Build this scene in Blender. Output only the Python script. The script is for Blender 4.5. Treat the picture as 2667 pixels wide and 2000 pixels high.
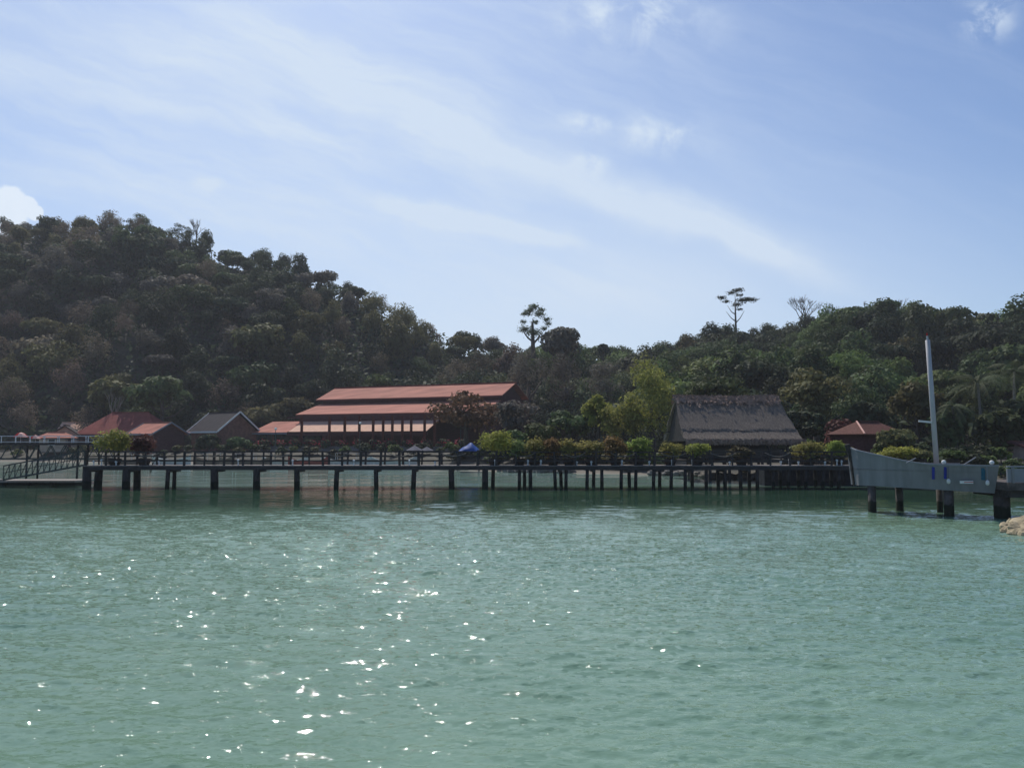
import bpy, math, random
import numpy as np
from mathutils import Vector, Matrix, Euler, noise as mnoise

for o in list(bpy.data.objects): bpy.data.objects.remove(o)
scene = bpy.context.scene
C = scene.collection
R = math.radians
rng = np.random.default_rng(7)
random.seed(7)

# ------------------------------------------------------------------ camera
FPX, CX, CY, HC = 2093.0, 1333.5, 1000.0, 3.6
TH = math.atan(150.0 / FPX)
cam = bpy.data.cameras.new('camera')
cam.lens = 36.0 * FPX / 2667.0
cam.sensor_width = 36.0
cam.sensor_fit = 'HORIZONTAL'
cam.clip_start = 0.1
cam.clip_end = 6000
camo = bpy.data.objects.new('camera', cam)
C.objects.link(camo)
camo.location = (0, 0, HC)
camo.rotation_euler = (R(90) + TH, 0, 0)
scene.camera = camo

def P(px, py, Y):
    """point on the photograph's ray at depth Y (metres ahead)"""
    a = (px - CX) / FPX
    b = -(py - CY) / FPX
    dy = math.cos(TH) - b * math.sin(TH)
    dz = math.sin(TH) + b * math.cos(TH)
    return Vector((a / dy * Y, Y, HC + dz / dy * Y))

# ------------------------------------------------------------------ light
SUN_EL, SUN_AZ = R(51), R(-18)       # azimuth from +Y (view direction), negative = left
EXPOSURE = 0.0
SKY_STRENGTH = 0.10
SUN_STRENGTH = 4.0
scene.view_settings.view_transform = 'Standard'
scene.view_settings.look = 'None'
scene.view_settings.exposure = EXPOSURE
scene.view_settings.gamma = 1.0
scene.view_settings.use_curve_mapping = False

sdir = Vector((math.sin(SUN_AZ) * math.cos(SUN_EL), math.cos(SUN_AZ) * math.cos(SUN_EL), math.sin(SUN_EL)))
sun = bpy.data.lights.new('sun', 'SUN')
sun.energy = SUN_STRENGTH
sun.angle = R(0.53)
sun.color = (1.0, 0.95, 0.87)
suno = bpy.data.objects.new('sun', sun)
C.objects.link(suno)
suno.rotation_euler = (-sdir).to_track_quat('-Z', 'Y').to_euler()
suno.location = (0, 0, 200)

world = bpy.data.worlds.new('World')
scene.world = world
world.use_nodes = True
wt = world.node_tree
wt.nodes.clear()

class E:
    """tiny expression wrapper over math nodes"""
    tree = None
    def __init__(s, k): s.k = k
    @staticmethod
    def m(op, *a, clamp=False):
        n = E.tree.nodes.new('ShaderNodeMath'); n.operation = op; n.use_clamp = clamp
        for i, x in enumerate(a):
            if isinstance(x, E): E.tree.links.new(x.k, n.inputs[i])
            else: n.inputs[i].default_value = x
        return E(n.outputs[0])
    def __add__(s, o): return E.m('ADD', s, o)
    __radd__ = __add__
    def __sub__(s, o): return E.m('SUBTRACT', s, o)
    def __rsub__(s, o): return E.m('SUBTRACT', o, s)
    def __mul__(s, o): return E.m('MULTIPLY', s, o)
    __rmul__ = __mul__
    def __truediv__(s, o): return E.m('DIVIDE', s, o)
    def sstep(s, a, b):
        n = E.tree.nodes.new('ShaderNodeMapRange'); n.interpolation_type = 'SMOOTHSTEP'
        E.tree.links.new(s.k, n.inputs[0])
        n.inputs[1].default_value = a; n.inputs[2].default_value = b
        n.inputs[3].default_value = 0; n.inputs[4].default_value = 1
        if a > b:
            n.inputs[1].default_value = b; n.inputs[2].default_value = a
            n.inputs[3].default_value = 1; n.inputs[4].default_value = 0
        return E(n.outputs[0])
    def gauss(s): return E.m('EXPONENT', (s * s) * -1.0)
    def clamp(s): return E.m('ADD', s, 0.0, clamp=True)

def nz(tree, vec, scale, detail=4, rough=0.55, dist=0.0):
    n = tree.nodes.new('ShaderNodeTexNoise')
    n.inputs['Scale'].default_value = scale; n.inputs['Detail'].default_value = detail
    n.inputs['Roughness'].default_value = rough; n.inputs['Distortion'].default_value = dist
    if vec is not None: tree.links.new(vec, n.inputs['Vector'])
    return n

def comb(tree, x, y, z=0.0):
    n = tree.nodes.new('ShaderNodeCombineXYZ')
    for i, v in enumerate((x, y, z)):
        if isinstance(v, E): tree.links.new(v.k, n.inputs[i])
        else: n.inputs[i].default_value = v
    return n.outputs[0]

def build_world():
    E.tree = wt
    N, L = wt.nodes, wt.links
    sky = N.new('ShaderNodeTexSky'); sky.sky_type = 'NISHITA'; sky.sun_disc = False
    sky.sun_elevation = SUN_EL; sky.sun_rotation = SUN_AZ
    sky.altitude = 0; sky.air_density = 1.0; sky.dust_density = 1.0; sky.ozone_density = 2.0
    tc = N.new('ShaderNodeTexCoord')
    sp = N.new('ShaderNodeSeparateXYZ'); L.new(tc.outputs['Generated'], sp.inputs[0])
    x, y, z = (E(o) for o in sp.outputs)
    ys = E.m('MAXIMUM', y, 0.05)
    u0, v0 = x / ys, z / ys
    front = y.sstep(0.05, 0.3)
    def uv(px, py):
        p = P(px, py, 1.0); return p.x, p.z - HC
    w1 = nz(wt, comb(wt, u0, v0), 5.0, 5, 0.6)
    ws = N.new('ShaderNodeSeparateColor'); L.new(w1.outputs['Color'], ws.inputs[0])
    u = u0 + (E(ws.outputs[0]) - 0.5) * 0.10
    v = v0 + (E(ws.outputs[1]) - 0.5) * 0.07
    # stretched cirrus fibre, along the streak direction
    th = math.atan2(-0.155, 0.42)
    al = u * math.cos(th) + v * math.sin(th)
    ac = v * math.cos(th) - u * math.sin(th)
    fib = E(nz(wt, comb(wt, al * 1.3, ac * 11.0), 1.6, 6, 0.6, 0.3).outputs[0])
    fib2 = E(nz(wt, comb(wt, al * 3.0, ac * 16.0, 3.0), 2.0, 5, 0.6, 0.2).outputs[0])
    def streak(p1, p2, w, k, soft=(0.2, 0.25), warp=True, fibre=0.6):
        (a, b), (c, d) = uv(*p1), uv(*p2)
        dx, dy = c - a, d - b; l = math.hypot(dx, dy); dx /= l; dy /= l
        uu, vv = (u, v) if warp else (u0, v0)
        t = ((uu - a) * dx + (vv - b) * dy) * (1 / l)
        n = ((vv - b) * dx - (uu - a) * dy) * (FPX / w)
        m = n.gauss() * t.sstep(0, soft[0]) * t.sstep(1, 1 - soft[1])
        return m * k * ((1 - fibre) + fib.sstep(0.3, 0.72) * fibre)
    def puff(p, rx, ry, k, sc, lo=0.42, hi=0.68):
        a, b = uv(*p)
        dx = (u - a) * (FPX / rx); dy = (v - b) * (FPX / ry)
        n = E(nz(wt, comb(wt, u0, v0, sc), 16.0, 7, 0.62, 0.4).outputs[0])
        return E.m('EXPONENT', (dx * dx + dy * dy) * -1.0) * n.sstep(lo, hi) * k
    S = []
    S.append(streak((350, -90), (1420, 460), 92, 0.58, (0.3, 0.25), fibre=0.6))
    S.append(streak((980, 290), (2330, 770), 50, 0.74, (0.3, 0.35), fibre=0.4))
    S.append(streak((-200, 120), (1250, 470), 45, 0.36, (0.2, 0.4)))
    S.append(streak((-300, -10), (1100, 330), 120, 0.32, (0.2, 0.4)))
    S.append(streak((900, 520), (1560, 640), 26, 0.85, (0.35, 0.3), fibre=0.5))
    S.append(streak((-200, 420), (1400, 640), 110, 0.30, (0.2, 0.5)))
    S.append(streak((1250, 720), (2100, 800), 70, 0.22, (0.4, 0.4)))
    S.append(puff((1660, 40), 170, 75, 1.0, 1.0, .38, .68))
    S.append(puff((2575, 55), 60, 55, 0.9, 2.0, 0.45, 0.62))
    S.append(puff((1705, 345), 95, 48, 0.8, 3.0, 0.36, 0.66))
    S.append(puff((1530, 318), 75, 28, 0.75, 4.0, 0.36, 0.64))
    S.append(puff((1520, 420), 50, 22, 0.6, 5.0, 0.38, 0.6))
    S.append(puff((560, 495), 30, 14, 0.5, 6.0, 0.35, 0.6))
    m = S[0]
    for s in S[1:]: m = m + s
    # thin broad veil, thicker to the left
    a, b = uv(650, 150)
    dx = (u - a) * (1 / 0.62); dy = (v - b) * (1 / 0.36)
    veil = E.m('EXPONENT', (dx * dx + dy * dy) * -1.0) * (0.31 + fib2.sstep(0.3, 0.75) * 0.32)
    a, b = uv(1450, 880)
    dx = (u0 - a) * (1 / 0.60); dy = (v0 - b) * (1 / 0.20)
    low = E.m('EXPONENT', (dx * dx + dy * dy) * -1.0) * 0.66
    thin = fib.sstep(0.45, 0.8) * 0.10
    m = (m + veil + low + thin) * front
    m = E.m('MINIMUM', m, 0.92)
    mix = N.new('ShaderNodeMix'); mix.data_type = 'RGBA'
    L.new(m.k, mix.inputs[0]); 
    gain = N.new('ShaderNodeMix'); gain.data_type = 'RGBA'; gain.blend_type = 'MULTIPLY'; gain.inputs[0].default_value = 1
    L.new(sky.outputs[0], gain.inputs[6]); gain.inputs[7].default_value = (*SKY_TINT, 1)
    L.new(gain.outputs[2], mix.inputs[6])
    mix.inputs[7].default_value = (*CLOUD, 1)
    # cumulus on the far left behind the ridge
    n = E(nz(wt, comb(wt, u0, v0, 9.0), 34.0, 6, 0.6).outputs[0])
    cm = None
    for (cx_, cy_, r_) in ((-30, 535, 62), (22, 528, 50), (64, 540, 34), (92, 556, 22), (20, 560, 60)):
        a, b = uv(cx_, cy_)
        dx = (u0 - a) * (FPX / r_); dy = (v0 - b) * (FPX / (r_ * .95))
        rr = E.m('SQRT', dx * dx + dy * dy) + (n - 0.5) * 0.75
        c = rr.sstep(1.10, 0.86)
        cm = c if cm is None else E.m('MAXIMUM', cm, c)
    cm = cm * front * (0.80 + n * 0.28)
    mix2 = N.new('ShaderNodeMix'); mix2.data_type = 'RGBA'
    L.new(cm.k, mix2.inputs[0]); L.new(mix.outputs[2], mix2.inputs[6])
    mix2.inputs[7].default_value = (CLOUD[0] * 1.18, CLOUD[1] * 1.13, CLOUD[2] * 1.08, 1)
    bg = N.new('ShaderNodeBackground'); bg.inputs[1].default_value = SKY_STRENGTH
    L.new(mix2.outputs[2], bg.inputs[0])
    out = N.new('ShaderNodeOutputWorld'); L.new(bg.outputs[0], out.inputs[0])
SKY_TINT = (0.81, 0.95, 1.15)
CLOUD = (6.65, 7.75, 9.15)
build_world()

# ------------------------------------------------------------------ materials
def mat(name, col, rough=0.8, var=0.25, scale=2.0, bump=0.0, col2=None, rnd=0.0, metallic=0.0, stretch=(1, 1, 1), transl=0.0, spec=0.08):
    m = bpy.data.materials.new(name); m.use_nodes = True
    t = m.node_tree; b = t.nodes['Principled BSDF']
    b.inputs['Roughness'].default_value = rough; b.inputs['Metallic'].default_value = metallic
    b.inputs['Specular IOR Level'].default_value = spec
    tc = t.nodes.new('ShaderNodeTexCoord'); mp = t.nodes.new('ShaderNodeMapping')
    t.links.new(tc.outputs['Object'], mp.inputs[0]); mp.inputs['Scale'].default_value = stretch
    n = nz(t, mp.outputs[0], scale, 6, 0.6)
    rp = t.nodes.new('ShaderNodeValToRGB')
    c2 = col2 if col2 else tuple(c * (1 - var) for c in col)
    c1 = col if col2 else tuple(min(1, c * (1 + var)) for c in col)
    rp.color_ramp.elements[0].position = 0.32; rp.color_ramp.elements[1].position = 0.68
    rp.color_ramp.elements[0].color = (*c2, 1); rp.color_ramp.elements[1].color = (*c1, 1)
    t.links.new(n.outputs[0], rp.inputs[0])
    src = rp.outputs[0]
    if rnd:
        oi = t.nodes.new('ShaderNodeObjectInfo')
        hs = t.nodes.new('ShaderNodeHueSaturation')
        mr = t.nodes.new('ShaderNodeMapRange'); t.links.new(oi.outputs['Random'], mr.inputs[0])
        mr.inputs[3].default_value = 1 - rnd; mr.inputs[4].default_value = 1 + rnd
        mm = t.nodes.new('ShaderNodeMath'); mm.operation = 'MULTIPLY'; mm.inputs[1].default_value = 7.13
        t.links.new(oi.outputs['Random'], mm.inputs[0])
        fr = t.nodes.new('ShaderNodeMath'); fr.operation = 'FRACT'; t.links.new(mm.outputs[0], fr.inputs[0])
        mh = t.nodes.new('ShaderNodeMapRange'); t.links.new(fr.outputs[0], mh.inputs[0])
        mh.inputs[3].default_value = 0.47; mh.inputs[4].default_value = 0.53
        t.links.new(mr.outputs[0], hs.inputs['Value']); t.links.new(mh.outputs[0], hs.inputs['Hue'])
        t.links.new(src, hs.inputs['Color']); src = hs.outputs[0]
    t.links.new(src, b.inputs['Base Color'])
    if bump:
        bp = t.nodes.new('ShaderNodeBump'); bp.inputs['Strength'].default_value = bump; bp.inputs['Distance'].default_value = 0.05
        n2 = nz(t, mp.outputs[0], scale * 3, 6, 0.65)
        t.links.new(n2.outputs[0], bp.inputs['Height']); t.links.new(bp.outputs[0], b.inputs['Normal'])
    if transl:
        tr = t.nodes.new('ShaderNodeBsdfTranslucent'); t.links.new(src, tr.inputs[0])
        mx = t.nodes.new('ShaderNodeMixShader'); mx.inputs[0].default_value = transl
        t.links.new(b.outputs[0], mx.inputs[1]); t.links.new(tr.outputs[0], mx.inputs[2])
        t.links.new(mx.outputs[0], t.nodes['Material Output'].inputs[0])
    return m

def leafmat(name, col, rnd=0.38, transl=0.3):
    return mat(name, col, 0.7, 0.4, 0.55, rnd=rnd, transl=transl, spec=0.12)

M = dict(
    dark=leafmat('leaf_dark_green', (0.052, 0.066, 0.034)),
    mid=leafmat('leaf_mid_green', (0.072, 0.098, 0.038)),
    fresh=leafmat('leaf_fresh_green', (0.105, 0.145, 0.044)),
    olive=leafmat('leaf_olive', (0.120, 0.112, 0.048)),
    brown=leafmat('leaf_dry_brown', (0.140, 0.110, 0.078)),
    greyb=leafmat('leaf_grey_brown', (0.115, 0.104, 0.082)),
    yellow=leafmat('leaf_yellow_green', (0.29, 0.29, 0.075), 0.12, 0.42),
    lime=leafmat('leaf_lime', (0.26, 0.29, 0.06), 0.12, 0.45),
    orange=leafmat('leaf_orange', (0.21, 0.105, 0.045), 0.1, 0.35),
    russet=leafmat('leaf_russet', (0.13, 0.065, 0.042), 0.1, 0.3),
    palm=leafmat('palm_leaf', (0.075, 0.095, 0.045), 0.1, 0.25),
    bark=mat('bark', (0.10, 0.085, 0.07), 0.9, 0.4, 6, 0.4, stretch=(1, 1, 0.3)),
    barkpale=mat('pale_bark', (0.22, 0.20, 0.17), 0.9, 0.3, 6, 0.4, stretch=(1, 1, 0.3)),
    twig=mat('dry_twig', (0.15, 0.125, 0.11), 0.9, 0.3, 4),
    wood=mat('weathered_wood', (0.060, 0.055, 0.052), 0.8, 0.4, 3, 0.4, stretch=(0.4, 4, 4)),
    deck=mat('deck_boards', (0.26, 0.23, 0.21), 0.8, 0.3, 3, 0.3, stretch=(4, 0.4, 1)),
    pile=mat('wet_dark_timber', (0.045, 0.042, 0.040), 0.7, 0.5, 4, 0.4, stretch=(2, 2, 0.5)),
    steel=mat('painted_steel_green', (0.070, 0.085, 0.080), 0.55, 0.2, 3),
    white=mat('white_paint', (0.72, 0.72, 0.70), 0.5, 0.08, 3),
    roofpink=mat('terracotta_sheet', (0.40, 0.165, 0.120), 0.8, 0.24, 0.6, 0.1, stretch=(0.25, 1.2, 1.2)),
    roofred=mat('red_roof_sheet', (0.26, 0.070, 0.055), 0.7, 0.2, 1.0, 0.1),
    roofgrey=mat('dark_grey_roof', (0.046, 0.040, 0.042), 0.75, 0.25, 1.5, 0.15),
    rooftile=mat('brown_roof_tile', (0.125, 0.056, 0.044), 0.8, 0.35, 6, 0.4),
    awning=mat('cream_awning_sheet', (0.80, 0.51, 0.37), 0.7, 0.10, 1.2, transl=0.25),
    maroon=mat('maroon_timber', (0.105, 0.048, 0.046), 0.8, 0.25, 2, 0.2, stretch=(1, 1, 4)),
    redpost=mat('red_brown_post', (0.12, 0.035, 0.025), 0.7, 0.2, 3),
    wall=mat('cream_plaster', (0.42, 0.32, 0.25), 0.85, 0.2, 1.5),
    wallgrey=mat('grey_plaster', (0.20, 0.195, 0.195), 0.85, 0.12, 1.5),
    wallbrown=mat('orange_brown_wall', (0.22, 0.115, 0.085), 0.85, 0.25, 1.5),
    glass=mat('dark_window', (0.02, 0.022, 0.026), 0.15, 0.1, 1, spec=0.5),
    thatch=mat('grey_thatch', (0.170, 0.142, 0.118), 0.95, 0.5, 5, 0.9, stretch=(5, 0.7, 0.7)),
    thatchtop=mat('brown_thatch_cap', (0.30, 0.215, 0.17), 0.95, 0.35, 4, 0.8),
    hull=mat('grey_painted_hull', (0.235, 0.235, 0.240), 0.7, 0.22, 1.6, 0.08, stretch=(1, 1, 0.12)),
    hulltrim=mat('pale_grey_trim', (0.25, 0.26, 0.28), 0.6, 0.1, 2),
    conc=mat('stained_concrete', (0.105, 0.092, 0.085), 0.85, 0.35, 3, 0.4),
    mast=mat('grey_mast_paint', (0.47, 0.46, 0.47), 0.6, 0.12, 3, stretch=(1, 1, 0.3)),
    blue=mat('blue_paint', (0.035, 0.055, 0.30), 0.6, 0.15, 3),
    teal=mat('teal_paint', (0.03, 0.13, 0.19), 0.6, 0.15, 3),
    tarp=mat('blue_tarpaulin', (0.02, 0.07, 0.26), 0.55, 0.25, 2, 0.2),
    canvas=mat('grey_canvas', (0.17, 0.17, 0.20), 0.85, 0.15, 2, transl=0.2),
    red=mat('red_canvas', (0.50, 0.04, 0.035), 0.7, 0.15, 2, transl=0.15),
    pink=mat('pale_pink_canvas', (0.70, 0.42, 0.34), 0.7, 0.1, 2),
    pot=mat('dark_clay_pot', (0.055, 0.045, 0.04), 0.8, 0.3, 4, 0.2),
    rock=mat('tan_rock', (0.36, 0.30, 0.20), 0.9, 0.45, 3.5, 0.9),
    rockgrey=mat('grey_shore_rock', (0.20, 0.185, 0.165), 0.9, 0.45, 2.5, 0.8),
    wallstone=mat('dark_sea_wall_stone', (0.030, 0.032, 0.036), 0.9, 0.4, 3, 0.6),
    blossom=mat('red_blossom', (0.36, 0.05, 0.07), 0.7, 0.3, 3, transl=0.3),
    boatwood=mat('boat_planks', (0.20, 0.15, 0.11), 0.7, 0.3, 3, stretch=(0.4, 4, 4)),
    paleboat=mat('pale_boat_paint', (0.60, 0.58, 0.52), 0.6, 0.15, 2),
)

def tide_mark(m, wet):
    t = m.node_tree; E.tree = t; b = t.nodes['Principled BSDF']
    src = b.inputs['Base Color'].links[0].from_socket
    g = t.nodes.new('ShaderNodeNewGeometry'); sp = t.nodes.new('ShaderNodeSeparateXYZ'); t.links.new(g.outputs['Position'], sp.inputs[0])
    n = E(nz(t, g.outputs['Position'], 3.0, 5, 0.6).outputs[0])
    f = (E(sp.outputs[2]) + (n - 0.5) * 0.35).sstep(0.62, 0.5)
    mx = t.nodes.new('ShaderNodeMix'); mx.data_type = 'RGBA'; t.links.new(f.k, mx.inputs[0])
    t.links.new(src, mx.inputs[6]); mx.inputs[7].default_value = (*wet, 1); t.links.new(mx.outputs[2], b.inputs['Base Color'])
tide_mark(M['pile'], (0.012, 0.020, 0.014))
tide_mark(M['conc'], (0.022, 0.028, 0.018))

# ------------------------------------------------------------------ mesh helpers
class MB:
    def __init__(s): s.v = []; s.f = []; s.mi = []
    def add(s, vs, fs, mi=0):
        o = len(s.v); s.v += [tuple(x) for x in vs]
        s.f += [tuple(i + o for i in f) for f in fs]; s.mi += [mi] * len(fs)
    def box(s, c, size, rz=0.0, mi=0, m=None):
        x, y, z = size[0] / 2, size[1] / 2, size[2] / 2
        vs = [Vector((sx * x, sy * y, sz * z)) for sz in (-1, 1) for sy in (-1, 1) for sx in (-1, 1)]
        rot = m if m else Matrix.Rotation(rz, 3, 'Z')
        vs = [rot @ v + Vector(c) for v in vs]
        s.add(vs, [(0, 2, 3, 1), (4, 5, 7, 6), (0, 1, 5, 4), (2, 6, 7, 3), (0, 4, 6, 2), (1, 3, 7, 5)], mi)
    def beam(s, p, q, w, h=None, mi=0):
        p, q = Vector(p), Vector(q); h = h or w
        d = (q - p); l = d.length
        if l < 1e-5: return
        rot = d.to_track_quat('X', 'Z').to_matrix()
        s.box((p + q) / 2, (l, w, h), m=rot, mi=mi)
    def tube(s, pts, rad, seg=8, mi=0, cap=True):
        pts = [Vector(p) for p in pts]; n = len(pts)
        if not hasattr(rad, '__len__'): rad = [rad] * n
        rings = []
        for i, p in enumerate(pts):
            d = (pts[min(i + 1, n - 1)] - pts[max(i - 1, 0)])
            if d.length < 1e-6: d = Vector((0, 0, 1))
            q = d.to_track_quat('Z', 'Y')
            rings += [p + q @ Vector((math.cos(2 * math.pi * k / seg) * rad[i], math.sin(2 * math.pi * k / seg) * rad[i], 0)) for k in range(seg)]
        fs = []
        for i in range(n - 1):
            for k in range(seg):
                a, b = i * seg + k, i * seg + (k + 1) % seg
                fs.append((a, b, b + seg, a + seg))
        if cap:
            fs.append(tuple(reversed(range(seg)))); fs.append(tuple(range((n - 1) * seg, n * seg)))
        s.add(rings, fs, mi)
    def lathe(s, c, prof, seg=12, mi=0):
        c = Vector(c); vs = []; fs = []; n = len(prof)
        for r, z in prof:
            vs += [c + Vector((math.cos(2 * math.pi * k / seg) * r, math.sin(2 * math.pi * k / seg) * r, z)) for k in range(seg)]
        for i in range(n - 1):
            for k in range(seg):
                a, b = i * seg + k, i * seg + (k + 1) % seg
                fs.append((a, b, b + seg, a + seg))
        fs.append(tuple(reversed(range(seg)))); fs.append(tuple(range((n - 1) * seg, n * seg)))
        s.add(vs, fs, mi)
    def slab(s, poly, t, mi=0):
        """planar polygon (list of points) thickened downward along its normal by t"""
        p = [Vector(q) for q in poly]; n = len(p)
        nr = (p[1] - p[0]).cross(p[2] - p[0]).normalized()
        if nr.z < 0: p.reverse(); nr = -nr
        b = [q - nr * t for q in p]
        fs = [tuple(range(n)), tuple(reversed(range(n, 2 * n)))]
        for i in range(n):
            j = (i + 1) % n; fs.append((i, i + n, j + n, j))
        s.add(p + b, fs, mi)
    def build(s, name, material, parent=None, smooth=False):
        me = bpy.data.meshes.new(name); me.from_pydata(s.v, [], s.f)
        mats = material if isinstance(material, (list, tuple)) else [material]
        for m in mats: me.materials.append(m)
        if len(mats) > 1: me.polygons.foreach_set('material_index', s.mi)
        if smooth: me.polygons.foreach_set('use_smooth', [True] * len(me.polygons))
        me.update()
        o = bpy.data.objects.new(name, me); C.objects.link(o)
        if parent: link_parent(o, parent)
        return o

def link_parent(o, parent):
    """meshes are written in world coordinates; children keep them"""
    o.parent = parent
    o.matrix_parent_inverse = world_of(parent).inverted()

def world_of(o):
    m = Matrix.LocRotScale(o.location, o.rotation_euler, o.scale)
    if o.parent: m = world_of(o.parent) @ o.matrix_parent_inverse @ m
    return m

def tag(o, label=None, cat=None, group=None, kind=None):
    if label: o['label'] = label
    if cat: o['category'] = cat
    if group: o['group'] = group
    if kind: o['kind'] = kind
    return o

def thing(name, loc, label, cat, group=None, rz=0.0):
    o = bpy.data.objects.new(name, None); C.objects.link(o)
    o.location = loc; o.rotation_euler = (0, 0, rz); o.empty_display_size = 0.5
    return tag(o, label, cat, group)

def npmesh(name, verts, quads, material):
    me = bpy.data.meshes.new(name)
    nv, nq = len(verts), len(quads)
    me.vertices.add(nv); me.vertices.foreach_set('co', np.asarray(verts, np.float32).ravel())
    k = quads.shape[1]
    me.loops.add(nq * k); me.loops.foreach_set('vertex_index', np.asarray(quads, np.int32).ravel())
    me.polygons.add(nq); me.polygons.foreach_set('loop_start', np.arange(0, nq * k, k, dtype=np.int32))
    me.polygons.foreach_set('loop_total', np.full(nq, k, np.int32))
    if material: me.materials.append(material)
    me.update(calc_edges=True); me.validate()
    return me

# ------------------------------------------------------------------ terrain
def interp(u, pts):
    a = np.array(pts, float)
    return np.interp(u, a[:, 0], a[:, 1])
def U(px): return (px - CX) / FPX
SHORE = [(-1.2, 150), (U(0), 148), (U(250), 138), (U(600), 130), (U(1000), 126), (U(1180), 108), (U(1330), 95), (U(1500), 92), (U(1750), 85), (U(1950), 78), (U(2100), 70), (U(2300), 66), (U(2667), 62), (1.2, 60)]
FOOT = [(-1.2, 168), (U(0), 168), (U(500), 172), (U(900), 178), (U(1330), 172), (U(1550), 150), (U(1800), 125), (U(2100), 108), (U(2667), 100), (1.2, 100)]
RIDGE = [(-1.2, 280), (U(0), 270), (U(300), 268), (U(700), 250), (U(1000), 235), (U(1330), 232), (U(1560), 255), (U(1800), 225), (U(2100), 212), (U(2667), 205), (1.2, 205)]
SIL = [(-1.2, 620), (U(-300), 590), (U(0), 552), (U(120), 556), (U(300), 540), (U(400), 562), (U(500), 590), (U(600), 632), (U(690), 632), (U(780), 666), (U(850), 700), (U(930), 722), (U(1000), 775), (U(1080), 800), (U(1200), 848), (U(1330), 875), (U(1440), 893), (U(1530), 912), (U(1650), 915), (U(1700), 897), (U(1800), 858), (U(1900), 838), (U(1990), 832), (U(2050), 822), (U(2100), 812), (U(2250), 806), (U(2400), 802), (U(2530), 797), (U(2667), 797), (U(2900), 800), (1.2, 850)]

def elev(py):
    b = -(np.asarray(py, float) - CY) / FPX
    return (math.sin(TH) + b * math.cos(TH)) / (math.cos(TH) - b * math.sin(TH))

def terrain_z(x, y):
    x = np.asarray(x, float); y = np.asarray(y, float)
    yy = np.maximum(y, 12.0)
    u = np.clip(x / yy, -1.2, 1.2)
    S, F, Rg = interp(u, SHORE), interp(u, FOOT), interp(u, RIDGE)
    zr = HC + elev(interp(u, SIL)) * Rg - 8.5
    z = np.where(yy < S, np.maximum(-(S - yy) * 0.06, -2.5), 0)
    t = np.clip((yy - S) / 10.0, 0, 1)
    z = np.where((yy >= S), 1.7 * t * t * (3 - 2 * t) + 0.6 * np.clip((yy - S) / 60, 0, 1), z)
    t = np.clip((yy - F) / (Rg - F), 0, 1)
    prof = 0.75 * t + 0.25 * np.sin(t * math.pi / 2)
    z = np.where(yy > F, z + (zr - z) * prof, z)
    z = np.where(yy > Rg, zr - (yy - Rg) * 0.28, z)
    hill = np.clip((yy - F) / 25, 0, 1) * np.clip((Rg - yy) / 15, 0.0, 1)
    z = z + hill * (2.2 * np.sin(x * 0.071 + 1.3 * np.sin(y * 0.043)) + 1.6 * np.sin(x * 0.13 - y * 0.09 + 1.0))
    return np.maximum(z, -2.5)

def build_terrain():
    xs = np.arange(-420, 421, 3.0); ys = np.arange(-60, 521, 2.5)
    X, Y = np.meshgrid(xs, ys)
    Z = terrain_z(X, Y)
    v = np.stack([X, Y, Z], -1).reshape(-1, 3)
    nx, ny = len(xs), len(ys)
    i = (np.arange(ny - 1)[:, None] * nx + np.arange(nx - 1)[None]).ravel()
    q = np.stack([i, i + 1, i + nx + 1, i + nx], -1)
    m = bpy.data.materials.new('hill_ground'); m.use_nodes = True
    t = m.node_tree; E.tree = t; b = t.nodes['Principled BSDF']; b.inputs['Roughness'].default_value = 0.95
    g = t.nodes.new('ShaderNodeNewGeometry'); sp = t.nodes.new('ShaderNodeSeparateXYZ'); t.links.new(g.outputs['Position'], sp.inputs[0])
    n = E(nz(t, g.outputs['Position'], 0.25, 6, 0.65).outputs[0])
    h = E(sp.outputs[2]) + (n - 0.5) * 1.2
    a = h.sstep(0.05, 0.45)
    mx = t.nodes.new('ShaderNodeMix'); mx.data_type = 'RGBA'; t.links.new(a.k, mx.inputs[0])
    mx.inputs[6].default_value = (0.15, 0.132, 0.105, 1)
    mx2 = t.nodes.new('ShaderNodeMix'); mx2.data_type = 'RGBA'; t.links.new(n.sstep(0.35, 0.65).k, mx2.inputs[0])
    mx2.inputs[6].default_value = (0.035, 0.033, 0.022, 1); mx2.inputs[7].default_value = (0.075, 0.066, 0.045, 1)
    t.links.new(mx2.outputs[2], mx.inputs[7]); t.links.new(mx.outputs[2], b.inputs['Base Color'])
    me = npmesh('terrain', v, q, m)
    me.polygons.foreach_set('use_smooth', [True] * len(me.polygons))
    o = bpy.data.objects.new('terrain', me); C.objects.link(o); tag(o, 'wooded hills and low sandy shore around the bay', None, None, 'structure')
build_terrain()

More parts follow.
